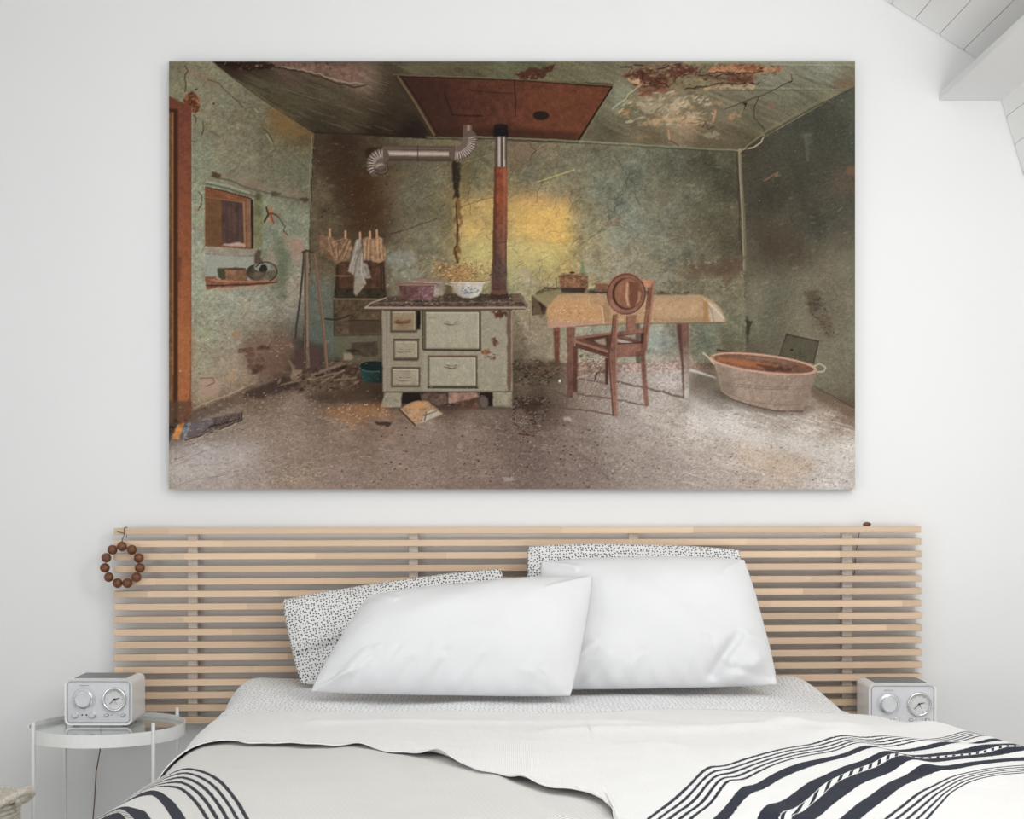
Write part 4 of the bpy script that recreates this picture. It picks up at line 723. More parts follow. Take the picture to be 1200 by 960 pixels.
    poly(Z(4, [(500, 98), (672, 98), (660, 145), (640, 172), (605, 182), (560, 180), (530, 165), (510, 130)]), (188, 180, 168), 1, .2, tex=.05, col2=(142, 132, 120), ax=Z(4, [(590, 120), (520, 170)])); line(Z(4, [(495, 97), (675, 97)]), 1.5, (206, 196, 180), .95); line(Z(4, [(500, 92), (672, 93)]), .9, (96, 72, 54), .8)
    for x, y in ((560, 128), (575, 140), (590, 125), (605, 135), (625, 128), (640, 140), (585, 150), (570, 155), (605, 150)): ell(*Z(4, [(x, y)])[0], 1.7, 1.2, (96, 112, 132), .85)
    line(Z(4, [(550, 140), (590, 158), (640, 148)]), .9, (90, 112, 124), .8, .3); line(Z(4, [(470, 105), (500, 112)]), 2, (150, 138, 122), .9); line(Z(4, [(675, 104), (705, 92)]), 1.6, (170, 158, 140), .9)
    poly(Z(4, [(465, 110), (500, 112), (510, 165), (465, 168)]), (60, 50, 38), .6, .8, 1)
    poly(Z(4, [(440, 60), (480, 30), (560, 20), (640, 40), (660, 90), (500, 92)]), (160, 118, 72), .35, 2, 3); speck(Z(4, [(430, 40), (560, 10), (660, 40), (650, 92), (480, 92)]), 160, (.4, 1.3), [(200, 156, 104), (84, 60, 34), (150, 104, 60)], (.4, .9), seed=99)
    poly(Z(4, [(710, 150), (800, 150), (805, 185), (705, 190)]), (54, 38, 34), .9, .5); ell(*Z(4, [(755, 152)])[0], 9.5, 2.6, (98, 66, 54), .9)
    # paper on the floor and debris round the stove
    poly(Z(4, [(220, 775), (300, 732), (370, 732), (455, 800), (305, 862)]), (160, 126, 94), 1, .2, .3, tex=.1); poly(Z(4, [(345, 830), (365, 790), (400, 775), (452, 800), (330, 852)]), (172, 160, 142), 1, .2)
    poly(Z(4, [(255, 770), (310, 735), (370, 740), (350, 775)]), (186, 132, 82), .7, .4); line(Z(4, [(222, 778), (305, 862)]), 2, (58, 42, 32), .9); line(Z(4, [(350, 810), (420, 785)]), 1.4, (88, 76, 66), .8, .4); line(Z(4, [(365, 792), (355, 835)]), 1.4, (74, 60, 50), .8, .3)
    poly(Z(4, [(80, 840), (180, 848), (170, 868), (110, 862)]), (52, 38, 32), .9, .5, .6)
    poly(Z(8, [(545, 90), (640, 75), (660, 110), (600, 140), (550, 110)]), (44, 32, 26), .65, 3, 3); poly(Z(4, [(825, 520), (1000, 520), (1090, 600), (1000, 640), (830, 640)]), (66, 54, 42), .5, 3, 3)
    speck(Z(8, [(540, 75), (670, 70), (680, 120), (620, 220), (540, 180), (540, 100)]), 420, (.4, 1.3), [(34, 24, 20), (60, 44, 36), (120, 100, 88), (40, 30, 24)], (.4, .9), seed=101)
    speck(Z(4, [(825, 515), (960, 500), (1090, 560), (1000, 650), (830, 650)]), 300, (.5, 1.6), [(36, 28, 22), (92, 78, 62), (54, 42, 32), (120, 104, 86), (44, 34, 26)], (.3, .75), 2.0, seed=102)
    speck(Z(8, [(350, 170), (600, 120), (900, 250), (960, 360), (300, 360)]), 420, (.3, 1.1), [(54, 38, 32), (84, 62, 52), (170, 152, 140)], (.35, .85), seed=103)
    poly(Z(2, [(640, 620), (740, 590), (885, 600), (925, 640), (850, 650), (760, 690), (700, 660)]), (162, 108, 62), .45, 3, 3); speck(Z(2, [(640, 620), (740, 590), (920, 600), (925, 640), (850, 650), (760, 690)]), 260, (.3, .9), [(186, 122, 66), (206, 186, 166), (120, 80, 52)], (.4, .9), seed=104)
    poly(Z(2, [(130, 760), (300, 740), (420, 760), (250, 900), (100, 930), (28, 880)]), (190, 184, 184), .42, 7, 4)
    for pts in ([(45, 850), (170, 780)], [(30, 935), (130, 900), (250, 880)], [(80, 830), (110, 820)], [(180, 900), (320, 840)]): line(Z(2, pts), .8, (140, 118, 104), .6, .4)
    for k in range(240):                                              # faint directional streaks in the dust
        x = rng.uniform(205, 640); y = rng.uniform(492, 570); L = rng.uniform(4, 16); c = (184, 166, 152) if k % 2 else (92, 76, 66)
        line([(x, y), (x+L, y-L*rng.uniform(.05, .4) if x < 420 else y+L*rng.uniform(-.1, .3))], rng.uniform(.6, 1.1), c, .3, .4)
    for k in range(46):                                               # small leaves and crumbs
        x = rng.uniform(430, 720); y = rng.uniform(498, 568); ell(x, y, rng.uniform(.8, 2.0), rng.uniform(.6, 1.1), (58, 40, 33), .8, rng.uniform(-.8, .8), n=8)
    speck(Z(2, [(450, 860), (600, 830), (660, 880), (520, 925), (440, 920)]), 260, (.3, 1), [(170, 156, 118), (110, 92, 70), (196, 180, 148)], (.3, .8), 2.2, seed=105)
    speck(FL, 2600, (.25, .8), [(196, 182, 166), (98, 80, 68), (168, 148, 130), (80, 64, 54), (184, 166, 150)], (.2, .6), 2.2, seed=106, rot=-.15)
    speck([(400, 480), (1000, 480), (1000, 572), (330, 572)], 900, (.3, .9), [(62, 46, 38), (80, 62, 52), (98, 76, 62)], (.35, .85), 2.4, seed=121, rot=.1)
    speck([(200, 500), (420, 480), (420, 572), (200, 572)], 260, (.3, .8), [(82, 66, 56), (104, 86, 74), (196, 184, 170)], (.3, .8), 2.4, seed=122, rot=-.2)
    speck(Z(2, [(100, 700), (330, 540), (660, 560), (700, 640), (500, 760), (250, 760)]), 500, (.3, 1.), [(186, 168, 146), (96, 76, 62), (160, 138, 116)], (.3, .8), seed=107)
    poly(Z(8, [(505, 358), (545, 356), (548, 372), (512, 374)]), (166, 150, 140), .7, .4, .6); poly(Z(8, [(720, 145), (745, 148), (752, 162), (722, 158)]), (176, 164, 152), .7, .3, .6)
    line(Z(8, [(760, 260), (830, 310), (880, 370)]), 2.5, (96, 80, 72), .3, 1); line(Z(8, [(600, 210), (565, 205)]), 2, (70, 36, 26), .8, .4)
    # ---- right of stove: basket on hook, table and chair
    poly(Z(5, [(90, 200), (185, 270), (190, 370), (300, 385), (290, 700), (350, 720), (340, 560), (180, 560), (95, 380)]), (112, 104, 82), .25, 5, 3)
    line(Z(5, [(92, 300), (94, 395)]), 1.1, (96, 84, 68), .7); line(Z(5, [(95, 358), (185, 362)]), 1, (120, 108, 88), .7)
    poly(Z(5, [(104, 205), (135, 235), (182, 258), (172, 308), (108, 308)]), (92, 74, 56), 1, .2, .3, tex=.12); poly(Z(5, [(135, 235), (184, 262), (172, 308), (158, 300)]), (44, 34, 28), .9, .3); line(Z(5, [(104, 206), (108, 308)]), 1.2, (56, 42, 32), .8)
    # table legs and apron gap
    for L, c1, c2 in (([(215, 370), (250, 370), (246, 560), (222, 560)], (108, 66, 50), (84, 50, 40)), ([(285, 368), (330, 368), (322, 540), (318, 740), (285, 738), (288, 520)], (116, 80, 66), (96, 66, 58)), ([(318, 470), (342, 470), (340, 712), (318, 712)], (88, 56, 46), (80, 50, 42)),
                     ([(855, 350), (922, 350), (921, 560), (922, 742), (892, 742), (880, 560)], (112, 80, 68), (168, 164, 156))):
        poly(Z(5, L), c1, 1, .15, col2=c2, ax=Z(5, [(L[0][0], 420), (L[0][0], 720)]), tex=.07)
    poly(Z(5, [(855, 350), (880, 350), (892, 560), (896, 742), (890, 742), (880, 560)]), (78, 48, 42), .8, .3); line(Z(5, [(922, 352), (922, 740)]), 1, (150, 128, 116), .6)
    poly(Z(5, [(188, 545), (262, 545), (262, 575), (232, 585), (190, 560)]), (70, 56, 44), .7, 1.2, 1.5); poly(Z(5, [(640, 355), (665, 350), (668, 560), (645, 560)]), (82, 66, 54), .8, .4)
    # things on the table behind
    poly(Z(5, [(125, 190), (170, 165), (260, 170), (990, 192), (990, 210), (200, 215), (130, 205)]), (96, 88, 66), 1, .4, .5, tex=.16); poly(Z(5, [(130, 200), (260, 170), (240, 260), (190, 280), (130, 220)]), (128, 116, 82), .9, .6, .4)
    line(Z(5, [(168, 166), (255, 170)]), 1.6, (66, 48, 40), .9); speck(Z(5, [(400, 185), (960, 188), (960, 205), (400, 205)]), 120, (.4, 1.2), [(48, 40, 32), (140, 130, 106)], (.4, .9), 2.6, seed=108)
    poly(Z(5, [(355, 90), (360, 30), (372, 28), (380, 80), (398, 95), (398, 110), (352, 108)]), (104, 116, 82), .8, .4); poly(Z(5, [(392, 95), (400, 95), (402, 180), (394, 180)]), (150, 158, 118), .6, .5)
    poly(Z(5, [(245, 105), (395, 108), (398, 160), (385, 190), (262, 190), (250, 165)]), (122, 86, 62), 1, .2, tex=.2); poly(Z(5, [(252, 168), (385, 166), (375, 194), (262, 192)]), (52, 44, 42), .95, .4)
    poly(Z(5, [(238, 102), (270, 92), (370, 94), (398, 108), (390, 116), (242, 112)]), (104, 76, 54), 1, .2, tex=.15); line(Z(5, [(240, 104), (300, 92), (390, 104)]), 1, (166, 134, 98), .7); ell(*Z(5, [(313, 88)])[0], 3, 1.3, (60, 42, 32), 1)
    line(Z(5, [(228, 115), (232, 160), (248, 168)]), 1.5, (92, 94, 70), .8); speck(Z(5, [(250, 115), (390, 115), (385, 160), (255, 160)]), 60, (.3, .8), [(166, 122, 88), (80, 52, 38)], seed=109)
    # oilcloth
    poly(Z(5, [(185, 262), (240, 205), (330, 196), (700, 204), (985, 205), (1035, 230), (1085, 270), (1112, 335), (1105, 348), (700, 352), (480, 358), (330, 368), (186, 374)]), (170, 132, 96), 1, .15, tex=.06, col2=(164, 134, 102), ax=Z(5, [(300, 300), (900, 300)]))
    poly(Z(5, [(190, 275), (250, 215), (400, 215), (470, 260), (460, 340), (330, 345), (200, 320)]), (184, 138, 90), .55, 3, 3); poly(Z(5, [(240, 205), (700, 206), (985, 208), (990, 228), (260, 222)]), (150, 130, 98), .6, 1.5, .8)
    poly(Z(5, [(186, 350), (190, 340), (335, 345), (480, 340), (480, 358), (330, 368), (186, 374)]), (170, 132, 114), .8, .5); poly(Z(5, [(470, 260), (500, 230), (520, 350), (470, 352)]), (128, 100, 72), .5, 1.5)
    line(Z(5, [(468, 270), (474, 320), (478, 352)]), 1.6, (208, 178, 142), .7); line(Z(5, [(400, 215), (402, 262)]), 1.2, (206, 176, 138), .5, .3)
    poly(Z(5, [(720, 230), (985, 235), (985, 320), (720, 330)]), (182, 146, 110), .45, 3, 2); poly(Z(5, [(740, 325), (990, 322), (990, 350), (740, 352)]), (142, 116, 90), .6, 1, 1)
    poly(Z(5, [(990, 225), (1020, 240), (1020, 345), (985, 345), (1000, 290)]), (150, 108, 66), .8, .6); poly(Z(5, [(1020, 240), (1060, 255), (1090, 300), (1105, 340), (1030, 345)]), (176, 158, 136), .9, .5); line(Z(5, [(1000, 228), (1050, 270), (1100, 325)]), 1.4, (206, 192, 170), .7); line(Z(5, [(1010, 235), (1040, 290), (1050, 345)]), 1.4, (128, 106, 84), .6)
    speck(Z(5, [(190, 280), (330, 230), (470, 340), (200, 345)]), 120, (.4, 1.2), [(206, 168, 124), (140, 98, 62), (216, 190, 150)], (.25, .6), seed=110); speck(Z(5, [(560, 220), (980, 230), (980, 345), (560, 345)]), 160, (.4, 1.2), [(198, 166, 130), (146, 112, 80)], (.2, .5), 1.2, seed=111)
    line(Z(5, [(330, 368), (480, 358), (700, 353), (1105, 349)]), 1.2, (92, 74, 58), .6); line(Z(5, [(405, 188), (490, 192)]), 1.8, (50, 40, 36), .9)
    # chair shadows on the floor
    for pts, w in (([(545, 655), (700, 690), (890, 738)], 2.6), ([(340, 720), (520, 745), (700, 780)], 2), ([(240, 790), (400, 805), (530, 832)], 2), ([(220, 700), (290, 735)], 2), ([(350, 640), (500, 668)], 1.6)): line(Z(5, pts), w, (84, 66, 60), .7, .3)
    poly(Z(5, [(920, 600), (1065, 640), (1060, 632), (930, 585)]), (206, 204, 198), .7, .6); poly(Z(5, [(930, 620), (1070, 645), (1170, 740), (930, 690)]), (104, 94, 80), .55, 3, 2)
    speck(Z(5, [(350, 500), (500, 500), (500, 600), (420, 640), (350, 620)]), 150, (.4, 1.4), [(176, 156, 136), (70, 52, 42), (150, 124, 100), (110, 70, 52)], (.4, .9), seed=112); speck(Z(5, [(350, 560), (860, 560), (880, 700), (720, 790), (560, 800), (350, 760)]), 500, (.3, 1.1), [(206, 200, 192), (98, 82, 72), (186, 172, 160), (120, 126, 134)], (.3, .8), seed=113)
    ell(*Z(5, [(248, 652)])[0], 1.4, 1.8, (210, 200, 190), .9); line(Z(5, [(430, 650), (440, 610)]), 1.6, (50, 36, 30), .8); line(Z(5, [(340, 635), (395, 622)]), 1.4, (170, 146, 112), .8)
    # chair
    br, bd, bl = (112, 74, 58), (72, 42, 34), (156, 112, 90)
    poly(Z(5, [(484, 530), (503, 530), (500, 672), (484, 668)]), bd, 1, .15)
    poly(Z(5, [(332, 425), (520, 400), (690, 450), (690, 520), (540, 528), (330, 475)]), (92, 60, 48), 1, .15, tex=.08); poly(Z(5, [(372, 432), (505, 408), (512, 460), (500, 480), (430, 455)]), (70, 48, 38), 1, .2); poly(Z(5, [(425, 440), (485, 428), (490, 468), (455, 460)]), (160, 140, 122), .8, .4)
    poly(Z(5, [(545, 420), (590, 428), (655, 452), (600, 460), (548, 450)]), (176, 170, 162), .8, .4); line(Z(5, [(545, 425), (670, 455)]), 2.6, (98, 62, 50), 1)
    line(Z(5, [(332, 428), (515, 404)]), 2.8, (130, 88, 70), 1); line(Z(5, [(332, 448), (505, 502)]), 3.4, (136, 96, 78), 1); poly(Z(5, [(330, 460), (505, 515), (505, 530), (330, 478)]), (86, 56, 46), 1); line(Z(5, [(335, 458), (505, 512)]), 1, (54, 32, 26), .9)
    poly(Z(5, [(540, 460), (690, 455), (690, 498), (680, 512), (540, 532)]), (132, 92, 78), 1, .15, tex=.07); line(Z(5, [(545, 458), (690, 452)]), 1.3, (56, 36, 30), .9); poly(Z(5, [(640, 500), (690, 490), (690, 512), (645, 518)]), (100, 62, 50), .8, .3)
    poly(Z(5, [(668, 380), (695, 370), (690, 510), (712, 782), (688, 782), (670, 560)]), (106, 70, 58), 1, .15, tex=.08, col2=(126, 92, 78), ax=Z(5, [(690, 500), (690, 780)])); poly(Z(5, [(668, 405), (690, 400), (688, 460), (668, 455)]), (58, 34, 28), .9, .3)
    poly(Z(5, [(595, 312), (648, 308), (640, 388), (596, 392)]), (136, 94, 78), 1, .15, tex=.06); line(Z(5, [(598, 315), (597, 390)]), 1, (86, 54, 44), .8)
    poly(Z(5, [(548, 395), (692, 378), (692, 402), (548, 418)]), (126, 86, 72), 1, .15, tex=.06); line(Z(5, [(548, 417), (690, 402)]), 1.1, (68, 42, 34), .8)
    poly(Z(5, [(712, 128), (742, 130), (728, 260), (700, 500), (680, 480), (698, 300)]), (118, 78, 62), 1, .15, tex=.08); line(Z(5, [(738, 135), (722, 280), (702, 440)]), 1.3, (170, 124, 98), .7); line(Z(5, [(712, 140), (695, 300), (682, 400)]), 1.1, (70, 42, 34), .7)
    poly(Z(5, [(432, 142), (520, 144), (520, 188), (436, 185)]), (118, 80, 62), 1, .15, tex=.07); poly(Z(5, [(660, 124), (728, 124), (735, 132), (720, 165), (670, 160)]), (168, 118, 88), 1, .15, tex=.06); line(Z(5, [(432, 142), (520, 145)]), 1, (156, 114, 88), .8)
    poly(Z(5, [(528, 305), (550, 305), (545, 480), (543, 600), (550, 835), (522, 835), (508, 600), (500, 500), (518, 420)]), (118, 80, 66), 1, .15, tex=.08, col2=(134, 98, 84), ax=Z(5, [(530, 500), (530, 820)])); line(Z(5, [(527, 310), (516, 430), (503, 520), (512, 640), (526, 830)]), 1.3, (66, 40, 32), .8); line(Z(5, [(545, 320), (541, 520), (545, 820)]), 1, (170, 126, 106), .6)
    # hat
    ell(*Z(5, [(594, 198)])[0], 23.0, 24.6, (92, 58, 46), 1, rot=.15); ell(*Z(5, [(594, 200)])[0], 21.2, 22.6, (126, 84, 68), 1, rot=.15, tex=.05); ell(*Z(5, [(580, 250)])[0], 17, 10, (150, 106, 90), .7, soft=1.5)
    ell(*Z(5, [(598, 198)])[0], 17.4, 18.6, (58, 32, 26), 1, rot=.1, soft=.2); ell(*Z(5, [(603, 196)])[0], 15.8, 17.6, (132, 88, 66), 1, rot=.1, soft=.2, tex=.05)
    poly(Z(5, [(605, 130), (650, 140), (672, 190), (655, 245), (625, 270), (605, 240), (612, 190)]), (104, 64, 48), .9, .8); poly(Z(5, [(595, 130), (606, 150), (602, 210), (612, 262), (600, 262), (590, 210), (594, 170)]), (190, 144, 116), .85, .5)
    poly(Z(5, [(655, 180), (672, 190), (668, 235), (640, 265), (655, 225)]), (170, 124, 100), .7, .6); el = [(594+100*math.cos(t), 198+108*math.sin(t)) for t in np.linspace(3.6, 5.6, 14)]; line(Z(5, el), 1.2, (160, 116, 92), .6)
    # ---- tub, grill
    poly(Z(7, [(485, 208), (636, 240), (612, 345), (450, 315)]), (70, 66, 52), .9, .3, tex=.1); line(Z(7, [(450, 315), (485, 208), (636, 240), (612, 345)]), 1.1, (44, 38, 30), .9)
    for k in range(11): t = k/11; line(Z(7, [(482-32*t, 220+96*t), (632-22*t, 250+92*t)]), .7, (98, 92, 74), .8)
    ell(*Z(7, [(510, 282)])[0], 2, 1.2, (32, 28, 22), .9); line(Z(7, [(160, 282), (300, 300)]), 1.8, (46, 38, 32), .9)
    poly(Z(7, [(130, 470), (170, 500), (300, 560), (430, 585), (570, 580), (600, 560), (590, 540), (200, 460)]), (70, 58, 48), .55, 3)
    poly(Z(7, [(128, 315), (150, 355), (168, 430), (182, 478), (205, 500), (240, 515), (290, 532), (340, 545), (390, 557), (440, 565), (500, 570), (545, 570), (564, 562), (576, 535), (590, 490), (612, 430), (628, 388), (600, 396), (400, 375), (220, 345)]), (152, 132, 116), 1, .2, tex=.06, col2=(138, 118, 104), ax=Z(7, [(200, 400), (600, 480)]))
    poly(Z(7, [(150, 355), (220, 360), (260, 515), (180, 480)]), (120, 104, 90), .6, 2.5); poly(Z(7, [(560, 400), (628, 390), (580, 500), (560, 566), (520, 566)]), (128, 108, 94), .6, 2); line(Z(7, [(180, 482), (240, 517), (340, 547), (440, 568), (560, 569)]), 1.6, (84, 68, 58), .8)
    for yo in (0, 12, 70): line(Z(7, [(168, 430+yo*.9), (260, 442+yo), (400, 455+yo), (600, 450+yo*.9)]) if yo < 50 else Z(7, [(185, 470), (300, 520), (440, 540), (565, 536)]), .9, (112, 94, 82), .6, .2)
    ell(*Z(7, [(378, 346)])[0], 62.5, 10.6, (170, 130, 108), 1, rot=.12); ell(*Z(7, [(377, 346)])[0], 59.5, 8.6, (112, 78, 62), 1, rot=.12, tex=.1); poly(Z(7, [(160, 315), (330, 335), (440, 360), (420, 372), (250, 352), (165, 330)]), (160, 96, 62), .85, 1.3, .6)
    poly(Z(7, [(330, 345), (500, 365), (520, 385), (400, 380)]), (64, 42, 36), .7, .8, 1); poly(Z(7, [(200, 308), (400, 318), (560, 350), (420, 335)]), (130, 104, 90), .7, 1)
    el = [(378+250*math.cos(t)*math.cos(.12)-42*math.sin(t)*math.sin(.12), 346+250*math.cos(t)*math.sin(.12)+42*math.sin(t)*math.cos(.12)) for t in np.linspace(0, 2*math.pi, 40)]; line(Z(7, el), 1.3, (196, 154, 130), .85)
    line(Z(7, [(95, 296), (115, 312), (145, 345)]), 2, (190, 164, 140), .95); line(Z(7, [(130, 305), (148, 322)]), 1.6, (140, 110, 88), .9); line(Z(7, [(615, 358), (640, 345), (668, 362), (660, 382), (630, 385)]), 1.7, (170, 160, 136), .95); line(Z(7, [(628, 370), (655, 372)]), 1.2, (100, 88, 72), .9)
    speck(Z(7, [(160, 380), (600, 410), (560, 550), (240, 500)]), 120, (.3, .9), [(184, 168, 152), (110, 92, 80)], (.3, .7), seed=115)
    # bright dusty floor streaks at right
    for k in range(90):
        x = rng.uniform(790, 990); y = rng.uniform(478, 568); L = rng.uniform(6, 26); c = (218, 210, 204) if rng.random() < .55 else (150, 128, 112)
        line([(x, y), (x+L, y+L*.32)], rng.uniform(.7, 1.8), c, .35, .4)
    poly([(806, 462), (850, 488), (905, 505), (1002, 525), (1002, 548), (880, 520), (810, 500)], (216, 214, 212), .35, 4, 3); poly([(860, 520), (960, 540), (940, 562), (870, 545)], (196, 166, 140), .35, 5, 3)
    speck([(780, 470), (1002, 500), (1002, 573), (700, 573)], 900, (.25, .9), [(226, 220, 214), (112, 94, 82), (200, 178, 158)], (.25, .7), 2.4, seed=116, rot=.25)
    # overall fine grain of the print
    img *= (1+.045*fbm(.9, .9, 2, .8, 77)[..., None])
    out = img.reshape(PH, PS, PW, PS, 3).mean((1, 3))
    # slight sharpening as in the print
    b = out.copy(); b[1:-1, 1:-1] = (out[:-2, 1:-1]+out[2:, 1:-1]+out[1:-1, :-2]+out[1:-1, 2:]+4*out[1:-1, 1:-1])/8
    out = out+(out-b)*.7
    lum = (out*np.array([.3, .59, .11], np.float32)).sum(-1, keepdims=True)
    out = lum+(out-lum)*.89
    return np.clip(out*np.array([1.01, 1.0, .99], np.float32), 0, 1)
# ---------------------------------------------------------------- room shell
def struct(o): o['kind'] = 'structure'; return o
struct(box_obj('wall_back', -2.6, 2.3, 0, .12, 0, 3.7, M['wall']))
struct(box_obj('floor', -2.7, 2.4, -5.2, .12, -.06, 0, M['floor']))
struct(box_obj('wall_left', -2.72, -2.6, -5.2, .12, 0, 3.2, M['wall']))
struct(box_obj('baseboard_back', -2.6, 2.1, -.016, 0, 0, .172, M['white_metal'], bevel=.003))
# sloping board ceiling on the right: planks run towards the camera, small dark notches where they meet the wall
ang = math.atan2(2.60-2.419, 1.403-1.12)                               # slope of the roof in the wall plane
dv = Vector((math.cos(ang), 0, -math.sin(ang))); up_n = Vector((math.sin(ang), 0, math.cos(ang)))
PLW = .0851
def plank_mesh(name, wd, th, length, mat, notch=.011):
    bm = bmesh.new(); g = .0007
    # outline seen from below, with clipped corners at the wall end
    o = [(g, -.004-notch*.6), (g+notch*.5, -.004-notch*.6), (g+notch*.5, -.003), (wd-g, -.003), (wd-g, -length), (g, -length)]
    lo = [bm.verts.new((x, y, 0)) for x, y in o]; hi = [bm.verts.new((x, y, th)) for x, y in o]
    bm.faces.new(lo[::-1]); bm.faces.new(hi)
    for i in range(len(o)): j = (i+1) % len(o); bm.faces.new((lo[i], lo[j], hi[j], hi[i]))
    me = bpy.data.meshes.new(name); bmesh.ops.recalc_face_normals(bm, faces=bm.faces[:]); bm.to_mesh(me); bm.free(); me.materials.append(mat); return me
pm = plank_mesh('plank', PLW, .014, 5.0, M['white_wood'])
p0 = Vector((1.12, 0, 2.60))+dv*.006                                   # a groove lies here
rotm = Matrix((dv, Vector((0, 1, 0)), up_n)).transposed().to_4x4()
k0 = -16
a0 = p0+dv*(k0*PLW); a1 = p0+dv*(13*PLW)
bm = bmesh.new(); q = [a0+up_n*.018, a1+up_n*.018, a1+up_n*.05, a0+up_n*.05]
f = [bm.verts.new((p.x, -.0005, p.z)) for p in q]; r_ = [bm.verts.new((p.x, -5.0, p.z)) for p in q]
bm.faces.new(f[::-1]); bm.faces.new(r_)
for i in range(4): j = (i+1) % 4; bm.faces.new((f[i], f[j], r_[j], r_[i]))
bmesh.ops.recalc_face_normals(bm, faces=bm.faces[:]); ceil_o = struct(finish('ceiling', bm, M['gap']))
for k in range(k0, 13):
    o = bpy.data.objects.new('plank', pm); COL.objects.link(o); o.parent = ceil_o
    p = p0+dv*(k*PLW); o.matrix_world = Matrix.Translation(p)@rotm
# left half of the roof, plain boards out of view
bm = bmesh.new(); q = [(a0.x, a0.z+.02), (a0.x, a0.z+.06), (-2.7, 3.2+.04), (-2.7, 3.2)]
f = [bm.verts.new((x, 0, z)) for x, z in q]; r_ = [bm.verts.new((x, -5.0, z)) for x, z in q]
bm.faces.new(f[::-1]); bm.faces.new(r_)
for i in range(4): j = (i+1) % 4; bm.faces.new((f[i], f[j], r_[j], r_[i]))
bmesh.ops.recalc_face_normals(bm, faces=bm.faces[:]); struct(finish('ceiling', bm, M['white_wood']))
# boxed purlin below the slope
struct(box_obj('trim_1', 1.269, 1.56, -5.0, 0, 2.3096, 2.332, M['wall'], bevel=.002))
# steep lower slope of boards on the far right
s0 = Vector((1.452, 0, 2.31)); s1 = Vector((2.14, 0, 0)); sd = (s1-s0).normalized(); sn = Vector((-sd.z, 0, sd.x))  # outward normal (away from room)
if sn.x < 0: sn = -sn
Lw = (s1-s0).length
bm = bmesh.new(); q = [s0+sn*.018, s1+sn*.018, s1+sn*.06, s0+sn*.06]
f = [bm.verts.new((p.x, -.0005, p.z)) for p in q]; r_ = [bm.verts.new((p.x, -5.0, p.z)) for p in q]
bm.faces.new(f[::-1]); bm.faces.new(r_)
for i in range(4): j = (i+1) % 4; bm.faces.new((f[i], f[j], r_[j], r_[i]))
bmesh.ops.recalc_face_normals(bm, faces=bm.faces[:]); wr = struct(finish('wall_right', bm, M['gap']))
rot2 = Matrix((sd, Vector((0, 1, 0)), sn)).transposed().to_4x4()
if rot2.determinant() < 0: rot2 = Matrix((sd, Vector((0, 1, 0)), -sn)).transposed().to_4x4()
for k in range(int(Lw/PLW)+1):
    o = bpy.data.objects.new('plank', pm); COL.objects.link(o); o.parent = wr
    o.matrix_world = Matrix.Translation(s0+sd*(k*PLW-.034)+sn*.002)@rot2

# ---------------------------------------------------------------- wall print
def wx(px, s): return (px-600)/s
def wz(py, s): return EYE+(HORIZON-py)/s
S_ = FPX/(DIST-.036)
cx0, cx1, cz1, cz0 = wx(198, S_), wx(1002, S_), wz(72, S_), wz(573.5, S_)
art = empty('wall_picture', ((cx0+cx1)/2, -.012, cz0)); tag(art, 'wide canvas print of an abandoned kitchen with an old stove, above the bed', 'picture')
cxm = (cx0+cx1)/2
box_obj('stretcher', cx0-cxm, cx1-cxm, -.0235, 0, 0, cz1-cz0, M['canvas_edge'], art, bevel=.0015)
pic = paint_picture()
gx = np.linspace(cx0, cx1, PW)-cxm; gz = np.linspace(cz1, cz0, PH)-cz0
PG = np.zeros((PH, PW, 3), np.float32); PG[..., 0] = gx[None]; PG[..., 1] = -.0242; PG[..., 2] = gz[:, None]
def print_mat():
    m, nt, b = new_mat('printed_canvas', (.5, .5, .5), .9, 0, .08); N = nt.nodes; L = nt.links
    at = N.new('ShaderNodeAttribute'); at.attribute_name = 'ink'; L.new(at.outputs['Color'], b.inputs['Base Color']); return m
pr = grid_mesh('printed_face', PG, print_mat(), art, smooth=False, flip=True)
ca = pr.data.color_attributes.new('ink', 'BYTE_COLOR', 'POINT')
rgba = np.ones((PH*PW, 4), np.float32); rgba[:, :3] = pic.reshape(-1, 3); ca.data.foreach_set('color_srgb', rgba.reshape(-1))

# ---------------------------------------------------------------- slatted headboard
hb = empty('headboard', (0, 0, .44)); tag(hb, 'wide light oak headboard of horizontal slats on the wall behind the pillows', 'headboard')
SF = FPX/(DIST-.058)
rnd = random.Random(4)
for k in range(16):
    yl = 619+14.85*k; yr = 616.7+14.42*k
    xl, xr = wx(133.5, SF)+rnd.uniform(-.0012, .0012), wx(1080, SF)+rnd.uniform(-.0012, .0012)
    zl, zr = wz(yl, SF), wz(yr, SF); Ls = math.hypot(xr-xl, zr-zl)
    bm = bmesh.new(); add_box(bm, -Ls/2, Ls/2, -.03, 0, -.0192, 0, .0012)
    o = finish('slat', bm, M['slat'], hb, loc=((xl+xr)/2, -.028, (zl+zr)/2-.44)); o.rotation_euler = (0, -math.atan2(zr-zl, xr-xl), 0)
for xa, xb in ((220, 231.5), (479, 490), (737, 748), (987, 999)):
    s = FPX/(DIST-.028); bm = bmesh.new(); add_box(bm, wx(xa, s), wx(xb, s), -.0278, -.002, .02, wz(621, s)-.44, .001)
    o = finish('upright', bm, M['upright'], hb)
# wall bracket side: nothing else shows

